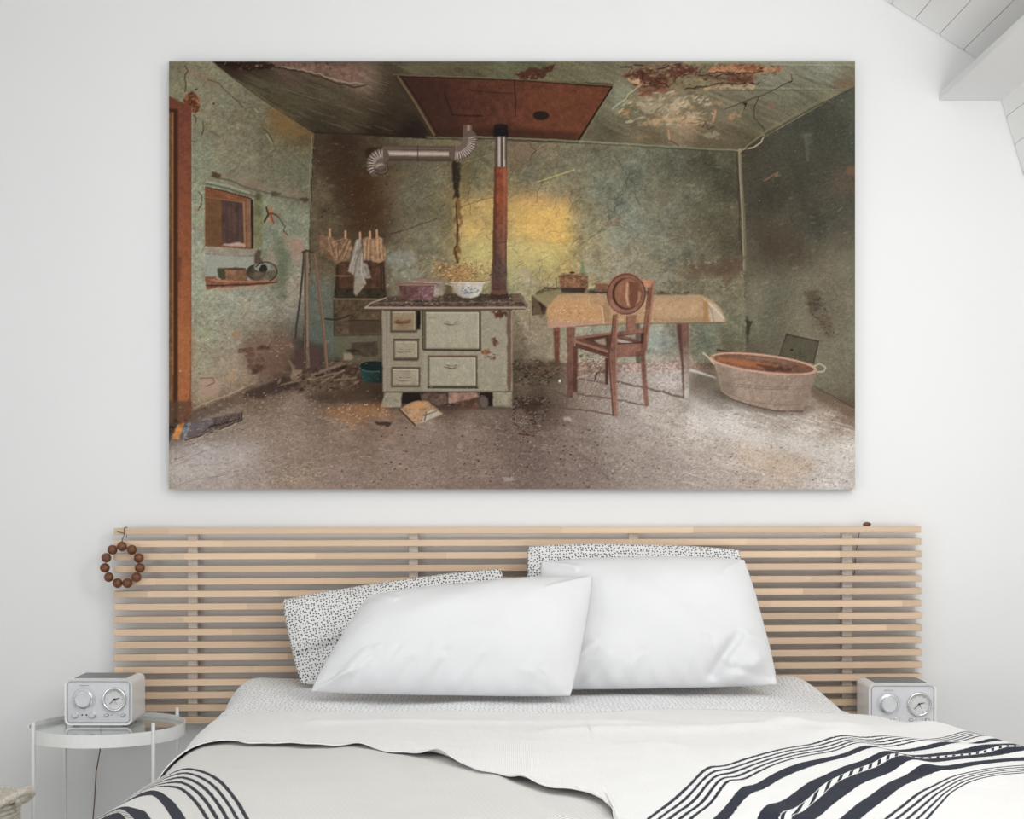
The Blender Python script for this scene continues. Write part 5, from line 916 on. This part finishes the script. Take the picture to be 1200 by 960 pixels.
# bead ring on the left end of the headboard
g0x, g0y = 143.5, 662; S3 = FPX/(DIST-.078)
ring = empty('bead_garland', (wx(g0x, S3), -.078, wz(686, S3))); tag(ring, 'ring of eleven dark brown wooden beads hanging from the left end of the headboard', 'bead garland')
cents = [(197, 187), (252, 205), (288, 250), (295, 303), (277, 353), (229, 385), (175, 385), (128, 353), (106, 303), (114, 248), (147, 205)]
cw = [(wx(100+x/4.615, S3)-ring.location.x, 0, wz(600+y/4.615, S3)-ring.location.z) for x, y in cents]
bm = bmesh.new(); prof = []
for i in range(13): t = math.pi*i/12; prof.append((max(.0016, .0146*math.sin(t)), -.0140*math.cos(t)))
add_lathe(bm, prof, 20); bead = finish('bead', bm, M['bead'], ring, smooth=True, loc=cw[0])
for i in range(11):
    o = bead if i == 0 else bead.copy()
    if i: COL.objects.link(o); o.parent = ring
    o.location = (cw[i][0], rnd.uniform(-.003, .003), cw[i][2])
    a = math.atan2(cw[i][2]-cw[i-1][2], cw[i][0]-cw[i-1][0]); o.rotation_euler = (rnd.uniform(-.3, .3), math.pi/2-a, rnd.uniform(-.2, .2))
bm = bmesh.new(); cc = [Vector(p) for p in cw]+[Vector(cw[0])]; add_tube(bm, cc, .0012, 6)
tp = Vector(cw[0]); lx = ring.location.x; lz = ring.location.z; ztop = wz(619, SF)
add_tube(bm, [tp+Vector((0, 0, .013)), tp+Vector((.003, .004, .026)), Vector((tp.x+.004, .0165, ztop-lz-.016)), Vector((tp.x+.0036, .0175, ztop-lz+.0015)), Vector((tp.x+.003, .035, ztop-lz+.0025)), Vector((tp.x+.002, .052, ztop-lz+.001)), Vector((tp.x, .0525, ztop-lz-.03))], .0012, 6)
add_tube(bm, [Vector((tp.x+.004, .0165, ztop-lz-.016)), Vector((tp.x-.018, .0168, ztop-lz-.010))], .0009, 6)
finish('cord', bm, M['cord'], ring, smooth=True)
# single bead lying on top of the headboard at the right
S4 = FPX/(DIST-.045)
bt = empty('bead', (wx(1016, S4), -.045, wz(617.3, SF))); tag(bt, 'small dark oval wooden bead lying on top of the headboard near its right end', 'bead')
bm = bmesh.new(); add_lathe(bm, [(max(.001, .0066*math.sin(math.pi*i/10)), -.0120*math.cos(math.pi*i/10)) for i in range(11)], 16, Matrix.Rotation(math.pi/2, 4, 'Y'))
finish('body', bm, M['bead'], bt, smooth=True, loc=(0, 0, .0068))
bm = bmesh.new(); add_tube(bm, [(0, .004, .006), (-.008, .019, .002), (-.018, .0205, -.02), (-.028, .0205, -.08), (-.032, .0205, -.14), (-.046, .0205, -.18)], .0011, 6); finish('cord', bm, M['cord'], bt, smooth=True)

# ---------------------------------------------------------------- bed, duvet, blankets
ZB = .60                                                               # top of the made bed
Lk = [(-.2, -.825), (0, -.82), (.51, -.797), (.94, -.77), (1.33, -.755), (1.65, -.77), (1.94, -.785), (2.4, -.80)]
Rk = [(-.2, .89), (.05, .90), (.43, .917), (.75, .95), (.85, .99), (.93, 1.04), (1.02, 1.085), (1.155, 1.13), (1.4, 1.19), (2.4, 1.24)]
def lerp(k, v): return np.interp(v, [p[0] for p in k], [p[1] for p in k])
_r = np.random.default_rng(12)
WV = [(_r.uniform(1.5, 9), _r.uniform(0, math.pi), _r.uniform(0, 6.28)) for _ in range(16)]
def waves(a, v, seed=0, scale=1.0):
    z = 0
    for i, (f_, th, ph) in enumerate(WV[seed:seed+9]):
        z = z+np.sin((a*math.cos(th)+v*math.sin(th))*f_*scale*2+ph+.8*np.sin(a*3.1*scale+v*2.3*scale+ph*2))/(1+f_*.55)
    return z/3
def ridge(a, v, p, q, h, wd):                                          # a soft fold from p to q
    d = np.array(q)-np.array(p); L2 = (d**2).sum(); t = ((a-p[0])*d[0]+(v-p[1])*d[1])/L2; tc = np.clip(t, 0, 1)
    dist2 = (a-p[0]-tc*d[0])**2+(v-p[1]-tc*d[1])**2
    return h*np.exp(-dist2/(wd*wd))
def surf(a, v, d, extra=None):                                         # a: along the width, v: distance from wall, d: height above the duvet
    L = lerp(Lk, v); R = lerp(Rk, v); r = .085
    z0 = ZB+.010*waves(a, v)-.035*np.clip(np.abs((a-(L+R)/2)/((R-L)/2)), 0, 1)**4
    z0 = z0+.022*np.exp(-((v-.12)/.2)**2)*np.exp(-((np.abs(a-.04)-.78)/.14)**2)
    if extra is not None: z0 = z0+extra
    foot = np.clip(v-2.02, 0, 9)
    el = np.clip(L+r-a, 0, 9); er = np.clip(a-(R-r), 0, 9); e = el+er; sg = np.where(el > 0, -1, 1)
    tm = np.where(el > 0, np.interp(v, [.55, 1.1, 1.6], [1.35, 1.0, .80]), 1.35)   # how steeply the sides hang
    th = np.clip(e/r, 0, tm); down = np.clip(e-r*tm, 0, 9)
    bx = np.where(e > 0, np.where(el > 0, L+r, R-r)+sg*((r+d)*np.sin(th)+down*np.cos(tm)), a)
    z = np.where(e > 0, z0-r+(r+d)*np.cos(th)-down*np.sin(tm), z0+d)
    rip = .012*np.sin(v*19+a*3)*np.clip(e*4, 0, 1); bx = bx+sg*rip*(e > 0)
    thf = np.clip(foot/.08, 0, math.pi/2); dnf = np.clip(foot-.08*math.pi/2, 0, 9)
    yv = np.where(foot > 0, 2.02+(.08+d)*np.sin(thf), v); z = np.where(foot > 0, z-(.08)*(1-np.cos(thf))-dnf, z)
    z = np.maximum(z, .012+d*.5)
    return np.stack([bx, -yv, z], -1)
bed = empty('bed', (0, -1.06, 0)); tag(bed, 'double bed with a mattress on a low base, under the duvet and blankets', 'bed')
def bed_box(n, x0, x1, v0, v1, z0, z1, m, bev=.01): return box_obj(n, x0, x1, -v1+1.06, -v0+1.06, z0, z1, m, bed, bev, 3)
bed_box('mattress', -.66, .84, .085, 2.0, .30, .53, M['white_metal'], .04); bed_box('base', -.64, .82, .09, 1.99, .12, .30, M['white_wood'], .008)
for x, v in ((-.58, .15), (.76, .15), (-.58, 1.92), (.76, 1.92)): bed_box('leg', x-.03, x+.03, v-.03, v+.03, 0, .12, M['slat'], .004)
def layer(name, mat, a0, a1, na, vb, vf, nv, d, extra=None, stripe=None, thick=.004, edge=None):
    A_ = np.linspace(0, 1, na)[None, :]; T = np.linspace(0, 1, nv)[:, None]
    aa = a0+(a1-a0)*A_+0*T
    b0 = vb(aa); f0 = vf(aa); vv = b0+(f0-b0)*T
    ex = extra(aa, vv) if extra else None
    if edge: ee = edge(aa, vv, f0-vv, vv-b0); ex = ee if ex is None else ex+ee
    P = surf(aa, vv, d, ex)
    uv = np.stack([aa, vv], -1); u2 = stripe(aa, vv) if stripe else None
    o = grid_mesh(name, P, mat, None, uv, u2, flip=True)
    md = o.modifiers.new('thickness', 'SOLIDIFY'); md.thickness = thick; md.offset = -1
    return o
def const(c): return lambda a: np.full_like(a, c)
# duvet with fine dots, thick and soft
dv_o = layer('duvet', M['dotted_soft'], -1.0, 1.10, 190, const(.075), const(2.25), 170, 0, lambda a, v: .006*waves(a, v, 4, 3.2)+ridge(a, v, (.80, .12), (.93, .42), .012, .06)+ridge(a, v, (-.80, .12), (-.62, .45), .012, .07), thick=.03)
tag(dv_o, 'white duvet with fine black dots, in view between the pillows and the white throw', 'duvet')
def px_of(a, v):                                                       # ground-plan point on the bed top -> picture plane units, used to lay the weave direction
    dd = DIST-v; return 600+FPX*a/dd, HORIZON+FPX*(EYE-ZB-.01)/dd
def pl_dist(X, Y, pts):
    best = None
    for (x0, y0), (x1, y1) in zip(pts[:-1], pts[1:]):
        dx, dy = x1-x0, y1-y0; t = np.clip(((X-x0)*dx+(Y-y0)*dy)/(dx*dx+dy*dy), 0, 1); ex, ey = X-x0-t*dx, Y-y0-t*dy
        d = np.hypot(ex, ey); sg = np.sign(dx*ey-dy*ex)
        if best is None: best, s = d, sg
        else: mk = d < best-1e-6; best = np.where(mk, d, best); s = np.where(mk, sg, s)
    return best*s
def smooth_pts(p, n=2):
    for _ in range(n):
        q = [p[0]]
        for a, b in zip(p[:-1], p[1:]): q += [(a[0]*.75+b[0]*.25, a[1]*.75+b[1]*.25), (a[0]*.25+b[0]*.75, a[1]*.25+b[1]*.75)]
        p = q+[p[-1]]
    return p
def multi(curves, vals, X, Y):                                         # stripe coordinate interpolated between guide curves
    D = [pl_dist(X, Y, smooth_pts(c)) for c in curves]
    s = vals[0]-D[0]*sgn_dir(D)*(vals[1]-vals[0])/np.maximum(np.abs(D[0]-D[1]), 4)
    for i in range(len(curves)-1):
        t = D[i]/np.where(np.abs(D[i]-D[i+1]) < 3, 3*np.sign(D[i]-D[i+1]+1e-9), D[i]-D[i+1])
        seg = vals[i]+t*(vals[i+1]-vals[i])
        s = np.where(t < 0, seg, s) if i == 0 else s
        s = np.where((t >= 0) & ((t <= 1) | (i == len(curves)-2)), seg, s)
    return np.clip(s, -3, 3)
def sgn_dir(D): return np.sign(D[1]-D[0]+1e-9)
GR_ = [[(640, 1090), (745, 1000), (792, 960), (850, 916), (890, 898), (945, 884), (1010, 877), (1070, 871), (1130, 862), (1200, 853), (1330, 838)],
       [(700, 1090), (805, 1000), (855, 956), (893, 922), (924, 906), (970, 895), (997, 888), (1024, 885), (1085, 878), (1123, 872), (1169, 866), (1330, 850)],
       [(780, 1090), (885, 1000), (932, 956), (962, 930), (989, 911), (1024, 899), (1060, 893), (1090, 889), (1143, 882), (1200, 873), (1330, 857)],
       [(850, 1090), (955, 1000), (1004, 956), (1043, 924), (1070, 909), (1104, 901), (1146, 893), (1200, 884), (1330, 867)],
       [(925, 1090), (1025, 1000), (1070, 957), (1097, 932), (1120, 915), (1150, 905), (1200, 896), (1330, 880)]]
def stripe_right(a, v):
    X, Y = px_of(a, v); return np.stack([multi(GR_, [0, .223, .494, .767, 1.0], X, Y), a+v*.3], -1)
GL_ = [[(-400, 1150), (120, 930), (150, 914), (176, 903), (203, 897), (218, 898), (240, 915), (258, 940), (270, 962), (300, 1020), (330, 1090)],
       [(-400, 1175), (95, 945), (125, 930), (150, 918), (166, 912), (181, 911), (192, 922), (204, 942), (214, 960), (238, 1015), (262, 1090)],
       [(-400, 1190), (70, 965), (100, 949), (125, 936), (141, 930), (150, 942), (160, 960), (182, 1015), (205, 1090)],
       [(-400, 1215), (40, 990), (80, 968), (100, 957), (108, 955), (116, 968), (140, 1015), (165, 1090)]]
def stripe_left(a, v):
    X, Y = px_of(a, v); s = multi(GL_, [0, .223, .494, .767], X, Y)
    s = np.where(a > -.2, -3, s); return np.stack([s, v*1.1], -1)
# lower blanket: beige twill, stripes at its left corner
bl_o = layer('blanket', M['blanket'], -1.18, .55, 220, lambda a: .86+.05*a+.012*np.sin(a*9), const(2.3), 150, .006,
             lambda a, v: ridge(a, v, (-.05, 1.55), (.08, 1.95), .006, .025)+ridge(a, v, (-.35, 1.2), (-.1, 1.95), .005, .05), stripe_left, thick=.005)
tag(bl_o, 'beige woven blanket with black stripes at its left corner, lying under the frayed white throw', 'blanket')
# upper throw: frayed wavy front edge at the left, navy stripes at the right
fe = [(200, 866), (225, 860), (262, 858), (300, 862), (350, 866), (380, 868), (420, 872), (470, 881), (520, 890), (560, 903), (600, 912), (650, 924), (690, 930), (707, 938), (716, 948), (722, 960), (727, 985)]
fx = []; fv = []
for x, y in fe:
    dep = (EYE-ZB-.015)*FPX/(y-HORIZON); fx.append((x-600)*dep/FPX); fv.append(DIST-dep)
fx = [-1.4]+fx+[fx[-1]+.02, 3]; fv = [fv[0]-.05]+fv+[2.3, 2.3]
def throw_front(a): return np.interp(a, fx, fv)+.006*np.sin(a*41)+.004*np.sin(a*97+1)
def throw_back(a): return .80+.04*np.sin(a*4+1)+.02*np.sin(a*11)+.03*a
def throw_edge(a, v, df, db):
    lift = (.0025+.004*np.sin(a*17)*np.sin(a*7+1)+.016*np.exp(-((a+.145)/.035)**2)+.010*np.exp(-((a+.32)/.03)**2)+.010*np.exp(-((a-.02)/.02)**2))
    return np.clip(lift, .0, 1)*np.clip((a+.74)*8, 0, 1)*np.exp(-(df/.035)**2)*(a < .3)
def throw_extra(a, v):
    return (.0035*(waves(a, v, 5, 2.6)+.5)+.004*np.clip((a+.1)*3, 0, 1)*(waves(a, v, 2, 1.9)+.8)+ridge(a, v, (-.45, .92), (.35, 1.05), .006, .03)+ridge(a, v, (.1, 1.15), (.75, 1.05), .009, .045)
            + ridge(a, v, (.30, 1.35), (.42, 2.0), .014, .05)+ridge(a, v, (.62, 1.05), (.78, 1.55), .014, .05)+ridge(a, v, (.72, 1.22), (1.02, 1.30), .012, .05)+ridge(a, v, (.98, .98), (1.1, 1.3), .016, .06))
th_o = layer('throw', M['throw'], -.98, 1.55, 420, throw_back, throw_front, 200, .0125, throw_extra, stripe_right, .0025, throw_edge)
tag(th_o, 'white woven throw with a frayed wavy edge and bold navy stripes at the right', 'throw')

# ---------------------------------------------------------------- pillows
def pillow(name, mat, cor, vb, vt, thick, seed, pinch=.035, uvs=1.0, creases=(), n=110, m=76, flop=None):
    # cor: BL, BR, TR, TL corners as read against the wall grid; vb/vt: distance of bottom/top edge from the wall
    def w3(p, v): s = FPX/(DIST-v); return Vector((wx(p[0], s), -v, wz(p[1], s)))
    BL, BR, TR, TL = w3(cor[0], vb), w3(cor[1], vb), w3(cor[2], vt), w3(cor[3], vt)
    org = (BL+BR)/2; rr = np.random.default_rng(seed)
    U = np.linspace(0, 1, n); V = np.linspace(0, 1, m); uu, vv = np.meshgrid(U, V)
    U2 = .5-.5*np.cos(uu*math.pi); V2 = .5-.5*np.cos(vv*math.pi); uu = uu*.35+U2*.65; vv = vv*.35+V2*.65
    def q(u, v): return (np.array(BL)*((1-u)*(1-v))[..., None]+np.array(BR)*(u*(1-v))[..., None]+np.array(TR)*(u*v)[..., None]+np.array(TL)*((1-u)*v)[..., None])
    cu, cv = 2*uu-1, 2*vv-1
    pu = uu+pinch*np.sign(cu)*(1-np.abs(cv)**3)*np.abs(cu)**3*.35; pv = vv+pinch*np.sign(cv)*(1-np.abs(cu)**3)*np.abs(cv)**3*np.where(cv > 0, .9, .25)
    base = q(pu, pv)
    nrm = np.array((BR-BL).cross(TL-BL).normalized())                  # towards the room
    if nrm[1] > 0: nrm = -nrm
    prof = ((1-np.abs(cu)**3.2)*(1-np.abs(cv)**2.8)); prof = np.clip(prof, 0, 1)**.62
    wr = 0
    for i in range(10):
        f_ = rr.uniform(2, 9); t_ = rr.uniform(0, math.pi); p_ = rr.uniform(0, 6.28); wr = wr+np.sin((uu*math.cos(t_)*1.7+vv*math.sin(t_))*f_*2+p_+1.2*np.sin(uu*5+vv*4+p_))/(f_+1)
    edge = (1-prof)*prof*4
    gath = np.sin(uu*62+3*np.sin(vv*5)+seed)*np.exp(-(vv/.10)**2)+np.sin(uu*48+seed)*np.exp(-((1-vv)/.06)**2)*.5+np.sin(vv*34+seed)*(np.exp(-(uu/.06)**2)+np.exp(-((1-uu)/.06)**2))*.6
    amp = thick*prof+.013*wr*prof+.0045*gath*prof**.5
    for i in range(7):                                                 # soft gathers running up from the lower seam and in from the corners
        bu = rr.uniform(.04, .96); hl = rr.uniform(.12, .34); sl = (.5-bu)*rr.uniform(.1, .5)+rr.normal()*.03
        amp = amp+ridge(uu, vv*.6, (bu, 0), (bu+sl, hl*.6), rr.choice([-1, 1])*rr.uniform(.004, .009), rr.uniform(.010, .022))*prof**.35
    for cx_, cy_ in ((0, 0), (1, 0), (0, 1), (1, 1)):
        for k in range(2):
            t_ = rr.uniform(.35, .75); L_ = rr.uniform(.12, .26); amp = amp+ridge(uu, vv*.6, (cx_, cy_*.6), (cx_+(1-2*cx_)*L_*math.cos(t_), (cy_+(1-2*cy_)*L_*math.sin(t_)*1.4)*.6), rr.uniform(.004, .009), .014)*prof**.35
    for (p, q_, h, wd) in creases: amp = amp+ridge(uu, vv*.6, (p[0], p[1]*.6), (q_[0], q_[1]*.6), h, wd)*prof**.3
    Lw_ = (BR-BL).length; Lh_ = (TL-BL).length
    uv = np.stack([uu*Lw_*uvs+seed, vv*Lh_*uvs+seed*.7], -1)
    o_org = np.array(org)
    front = base+nrm*amp[..., None]-o_org; back = base-nrm*(thick*.5*prof)[..., None]-o_org
    # join front and back through the shared rim
    P = np.concatenate([front, back[::-1]], 0); UVs = np.concatenate([uv, uv[::-1]+7], 0)
    o = grid_mesh(name, P, mat, None, UVs, flip=False)
    b = bmesh.new(); b.from_mesh(o.data); bmesh.ops.remove_doubles(b, verts=b.verts[:], dist=.0006); bmesh.ops.recalc_face_normals(b, faces=b.faces[:])
    for f_ in b.faces: f_.smooth = True
    b.to_mesh(o.data); b.free(); o.location = org
    return o
p1 = pillow('pillow', M['dotted'], [(354, 802), (604, 800), (587, 667), (332, 703)], .27, .17, .060, 3, creases=(((0, .30), (.35, .42), -.012, .02), ((.02, .36), (.3, .5), .012, .02)))
tag(p1, 'black and white dotted pillow leaning behind the left plain white pillow', 'pillow', 'dotted pillows')
p2 = pillow('pillow', M['dotted'], [(625, 802), (880, 800), (866, 645), (619, 641)], .25, .16, .055, 5)
tag(p2, 'black and white dotted pillow standing behind the right plain white pillow', 'pillow', 'dotted pillows')
p3 = pillow('pillow', M['pillow_white'], [(640, 808), (911, 803), (872, 656), (634, 659)], .43, .29, .085, 8, creases=(((.72, .08), (.86, .34), -.028, .022), ((.86, .34), (.98, .30), .016, .03), ((.80, .02), (.93, .16), .022, .03), ((.83, .10), (.97, .04), -.018, .018), ((.05, .1), (.22, .28), .01, .02), ((.3, .0), (.42, .2), .008, .02)))
tag(p3, 'plain white pillow at the right with a folded lower right corner', 'pillow', 'plain white pillows')
p4 = pillow('pillow', M['pillow_white'], [(364, 811), (668, 816), (694, 676), (432, 698)], .565, .41, .090, 11, creases=(((.1, .05), (.2, .3), .010, .02), ((.4, .0), (.47, .22), .008, .02), ((.55, .02), (.62, .25), .008, .02), ((.8, .0), (.85, .2), .007, .02)))
tag(p4, 'plain white pillow in front at the left, overlapping the other white one', 'pillow', 'plain white pillows')

# ---------------------------------------------------------------- side tables, radios, basket
TX, TV, TR_ = -1.13, .265, .213
tb = empty('side_table', (TX, -TV, 0)); tag(tb, 'round white metal tray table with a glass top, left of the bed', 'side table')
bm = bmesh.new(); add_lathe(bm, [(TR_, .465), (TR_, .500), (TR_-.003, .500), (TR_-.003, .4815), (TR_-.012, .4815), (TR_-.012, .478), (TR_-.003, .478), (TR_-.003, .465), (TR_, .465)], 72, None, False, False)
finish('tray_rim', bm, M['white_metal'], tb, smooth=False)
bm = bmesh.new(); add_lathe(bm, [(TR_-.0045, .482), (TR_-.0045, .488)], 64); finish('glass_top', bm, M['glass'], tb)
for sx, sv in ((-1, 1), (1, 1), (1, -1), (-1, -1)):
    x = sx*.162; y = -sv*math.sqrt((TR_+.004)**2-.162**2); bm = bmesh.new(); add_tube(bm, [(x, y, 0), (x, y, .5225)], .0052, 12); finish('leg', bm, M['white_metal'], tb, smooth=False)
def radio(loc):
    r = empty('clock_radio', loc); W_, H_, D_ = .19, .130, .146
    bm = bmesh.new(); add_box(bm, -W_/2, W_/2, 0, D_, 0, H_)
    es = [e for e in bm.edges if abs(e.verts[0].co.y-e.verts[1].co.y) > .1]; bmesh.ops.bevel(bm, geom=es, offset=.017, segments=6, affect='EDGES', profile=.5)
    ff = [f for f in bm.faces if all(abs(v.co.y) < 1e-5 for v in f.verts)]
    res = bmesh.ops.inset_region(bm, faces=ff, thickness=.007); 
    inner = [f for f in bm.faces if all(abs(v.co.y) < 1e-5 for v in f.verts) and f not in res['faces']]
    for f in inner:
        for v in f.verts: v.co.y += .004
    finish('housing', bm, M['white_plastic'], r)
    bm = bmesh.new(); add_box(bm, -W_/2+.0085, W_/2-.0085, 0, .003, .0085, H_-.0085)
    es = [e for e in bm.edges if abs(e.verts[0].co.y-e.verts[1].co.y) > .002]; bmesh.ops.bevel(bm, geom=es, offset=.010, segments=5, affect='EDGES', profile=.5)
    finish('face_panel', bm, M['silver'], r, loc=(0, .0013, 0))
    # thin dark joint round the panel
    bm = bmesh.new(); w2, h2, c = W_/2-.0078, H_/2-.0078, .0095; pts = []
    for cx, cz, a0_ in ((w2-c, h2-c, 0), (-w2+c, h2-c, 90), (-w2+c, -h2+c, 180), (w2-c, -h2+c, 270)):
        for k in range(5): a = math.radians(a0_+k*22.5); pts.append((cx+c*math.cos(a), .001, H_/2+cz+c*math.sin(a)))
    add_tube(bm, pts+[pts[0]], .0008, 6); finish('joint', bm, M['grille'], r)
    F = Matrix.Rotation(math.pi/2, 4, 'X')
    def at(px, py): return Vector(((px-115.5)/417, 0, (848.5-py)/417))
    def lath(nm, prof, c, mt, par=r, n=32, y=0):
        bm = bmesh.new(); add_lathe(bm, prof, n, F); return finish(nm, bm, mt, par, smooth=False, loc=(c.x, y, c.z))
    c = at(98.5, 818); kn = lath('tuning_knob', [(.0262, -.001), (.0262, .003), (.0225, .0045)], c, M['chrome']); k2 = lath('knob_cap', [(.0212, .004), (.0212, .014), (.0195, .0165), (.012, .0155)], Vector((0, 0, 0)), M['silver'], kn)
    bm = bmesh.new()
    for i in range(30):
        a = math.radians(-130+i*260/29+90); ra, rb = .030, .0335; p, q_ = (c.x+ra*math.cos(a), -.0002, c.z+ra*math.sin(a)), (c.x+rb*math.cos(a), -.0002, c.z+rb*math.sin(a)); add_tube(bm, [p, q_], .00045, 4)
    tag(finish('scale_marks', bm, M['grille'], r), kind='stuff')
    c = at(134.5, 818)
    ck = lath('clock', [(.0275, -.001), (.0275, .001)], c, M['dial'])
    bm = bmesh.new(); add_lathe(bm, [(.034, -.001), (.0345, .004), (.032, .0085), (.0285, .0075), (.0268, .002), (.0268, 0)], 48, F, False, False); finish('bezel', bm, M['chrome'], ck, smooth=True)
    for nm, a, L_, wd in (('hour_hand', 76, .015, .0011), ('minute_hand', 226, .020, .0009), ('alarm_hand', 155, .014, .0005)):
        t = math.radians(90-a); bm = bmesh.new(); add_tube(bm, [(-.003*math.cos(t), -.0026, -.003*math.sin(t)), (L_*math.cos(t), -.0026, L_*math.sin(t))], [wd*1.1, wd*.8], 6); finish(nm, bm, M['black'], ck)
    bm = bmesh.new(); add_lathe(bm, [(.0024, .001), (.0024, .0036)], 12, F)
    for i in range(12): a = math.radians(i*30); add_tube(bm, [(.0205*math.cos(a), -.0014, .0205*math.sin(a)), (.0222*math.cos(a), -.0014, .0222*math.sin(a))], .0006, 4)
    for i in range(9): a = math.radians(50+i*10); add_tube(bm, [(.0232*math.cos(a), -.0014, .0232*math.sin(a)), (.0246*math.cos(a), -.0014, .0246*math.sin(a))], .0007, 4)
    finish('hour_marks', bm, M['black'], ck)
    for px in (88.5, 108.5): kk = lath('small_knob', [(.0095, -.001), (.0095, .002), (.0078, .003)], at(px, 836.5), M['chrome'], n=24); lath('knob_cap', [(.0072, .002), (.0072, .008), (.006, .009)], Vector((0, 0, 0)), M['silver'], kk, 20)
    for px in (96.5, 101.4): lath('socket', [(.0022, -.001), (.0022, .0006)], at(px, 836.4), M['black'], n=12)
    for px in (125, 144.3):
        bm = bmesh.new(); add_lathe(bm, [(.0036, -.001), (.0036, .002), (.0028, .0026)], 20, F@Matrix.Diagonal((1.9, 1, 1, 1)) if False else F); 
        for v in bm.verts: v.co.x *= 1.85
        b_ = finish('button', bm, M['grille'], r, loc=tuple(at(px, 836.5))); bm = bmesh.new(); add_lathe(bm, [(.0026, .002), (.0026, .0032)], 20, F)
        for v in bm.verts: v.co.x *= 2.0
        finish('button_cap', bm, M['silver'], b_)
    for px in (131, 138): lath('indicator', [(.0013, -.001), (.0013, .0006)], at(px, 836.4), M['grille'], n=10)
    bm = bmesh.new(); x = at(94, 802).x
    for i, wd in enumerate((.0024, .0016, .0028, .0012, .0022, .0018, .0024, .0014)): add_box(bm, x, x+wd, -.0004, .0008, .1108, .1122); x += wd+.0012
    tag(finish('maker_mark', bm, M['grille'], r), 'tiny illegible grey maker mark')
    box_obj('top_grille', -W_/2+.022, W_/2-.022, .018, D_-.012, H_-.002, H_+.0015, M['grille'], r, .001)
    for sx in (-1, 1): box_obj('foot', sx*.07-.008, sx*.07+.008, .02, .12, -.003, .001, M['black'], r)
    return r
r1 = radio((wx(115.5, 417.5), -.25, .4912)); tag(r1, 'white retro clock radio with a silver face, on the glass side table at the left', 'clock radio')
bm = bmesh.new(); rx, rz = r1.location.x, r1.location.z
s = FPX/(DIST-.03); add_tube(bm, [(.01, .148, .02), (wx(121, s)-rx, .20, .0), (wx(117, s)-rx, .222, wz(880, s)-rz), (wx(112, s)-rx, .226, wz(905, s)-rz), (wx(110, s)-rx, .226, wz(940, s)-rz), (wx(108, s)-rx, .226, wz(965, s)-rz), (wx(109, s)-rx, .223, .03-rz)], .0018, 6)
finish('power_cord', bm, noisy('brown_cord', srgb(140, 112, 92), srgb(116, 92, 76), (200, 200, 200), 2, .7), r1, smooth=True)
sr = FPX/(DIST-.25)
r2 = copy_tree(r1); r2.location = (wx(1058, sr), -.25, .478); tag(r2, 'white retro clock radio half hidden behind the bed at the right', 'clock radio')
# remove the copied cord: the right radio shows none
for ch in [k for k in bpy.data.objects if k.parent == r2 and k.name.startswith('power_cord')]: bpy.data.objects.remove(ch)
st = empty('stool', (r2.location.x, -.185, 0)); tag(st, 'small white stool behind the bed carrying the right clock radio', 'stool')
bm = bmesh.new(); add_lathe(bm, [(.10, .452), (.118, .456), (.12, .472), (.117, .475)], 40); finish('seat', bm, M['white_metal'], st)
for sx, sy in ((-1, -1), (1, -1), (1, 1), (-1, 1)): bm = bmesh.new(); add_tube(bm, [(sx*.10, sy*.10, 0), (sx*.07, sy*.07, .456)], .009, 10); finish('leg', bm, M['white_metal'], st, smooth=True)

# woven basket, lower left
bk = empty('basket', (-1.425, -.66, 0), math.radians(-24)); tag(bk, 'pale woven rope basket with loop handles on the floor left of the side table', 'basket')
BR_, BH = .172, .372
bm = bmesh.new(); rows = 31; n = 192; rings = []
def br(z): return .145+(BR_-.145)*(z/BH)**.6
prof = []
for i in range(rows*4+1):
    z = BH*i/(rows*4); prof.append((z, i))
for z, i in prof:
    ph = i/4*2*math.pi; row = i//4
    ring_ = []
    for k in range(n):
        a = 2*math.pi*k/n; rr_ = br(z)+.0036*math.sin(ph-.5)+.0018*math.sin(a*32+row*math.pi)
        ring_.append(bm.verts.new((rr_*math.cos(a), rr_*math.sin(a), z+.003)))
    rings.append(ring_)
for z in (BH, .02):                                                    # inner wall
    rings.append([bm.verts.new(((br(z)-.009)*math.cos(2*math.pi*k/n), (br(z)-.009)*math.sin(2*math.pi*k/n), z+.003)) for k in range(n)])
for a, b in zip(rings[:-1], rings[1:]):
    for k in range(n): bm.faces.new((a[k], a[(k+1) % n], b[(k+1) % n], b[k]))
bm.faces.new(rings[0][::-1]); bm.faces.new(rings[-1]); finish('body', bm, M['basket'], bk, smooth=True)
for side in (1, -1):
    bm = bmesh.new(); P = []
    for i in range(40):
        t = i/39; a = math.pi*t; P.append(Vector((side*(BR_-.008+.088*max(0, math.sin(a))**.8), .056*math.cos(a)*(-1), BH-.012+.050*math.sin(a))))
    add_tube(bm, P, .0085, 10)
    for j in range(3, 37):                                             # rope wrapping
        p = P[j]; t = (P[j+1]-P[j-1]).normalized(); u = t.orthogonal().normalized(); v_ = t.cross(u); add_tube(bm, [p+t*(.0022*math.sin(b_))+(u*math.cos(b_)+v_*math.sin(b_))*.0092 for b_ in [2*math.pi*q/10 for q in range(11)]], .0016, 5)
    finish('handle', bm, M['basket'], bk, smooth=True)
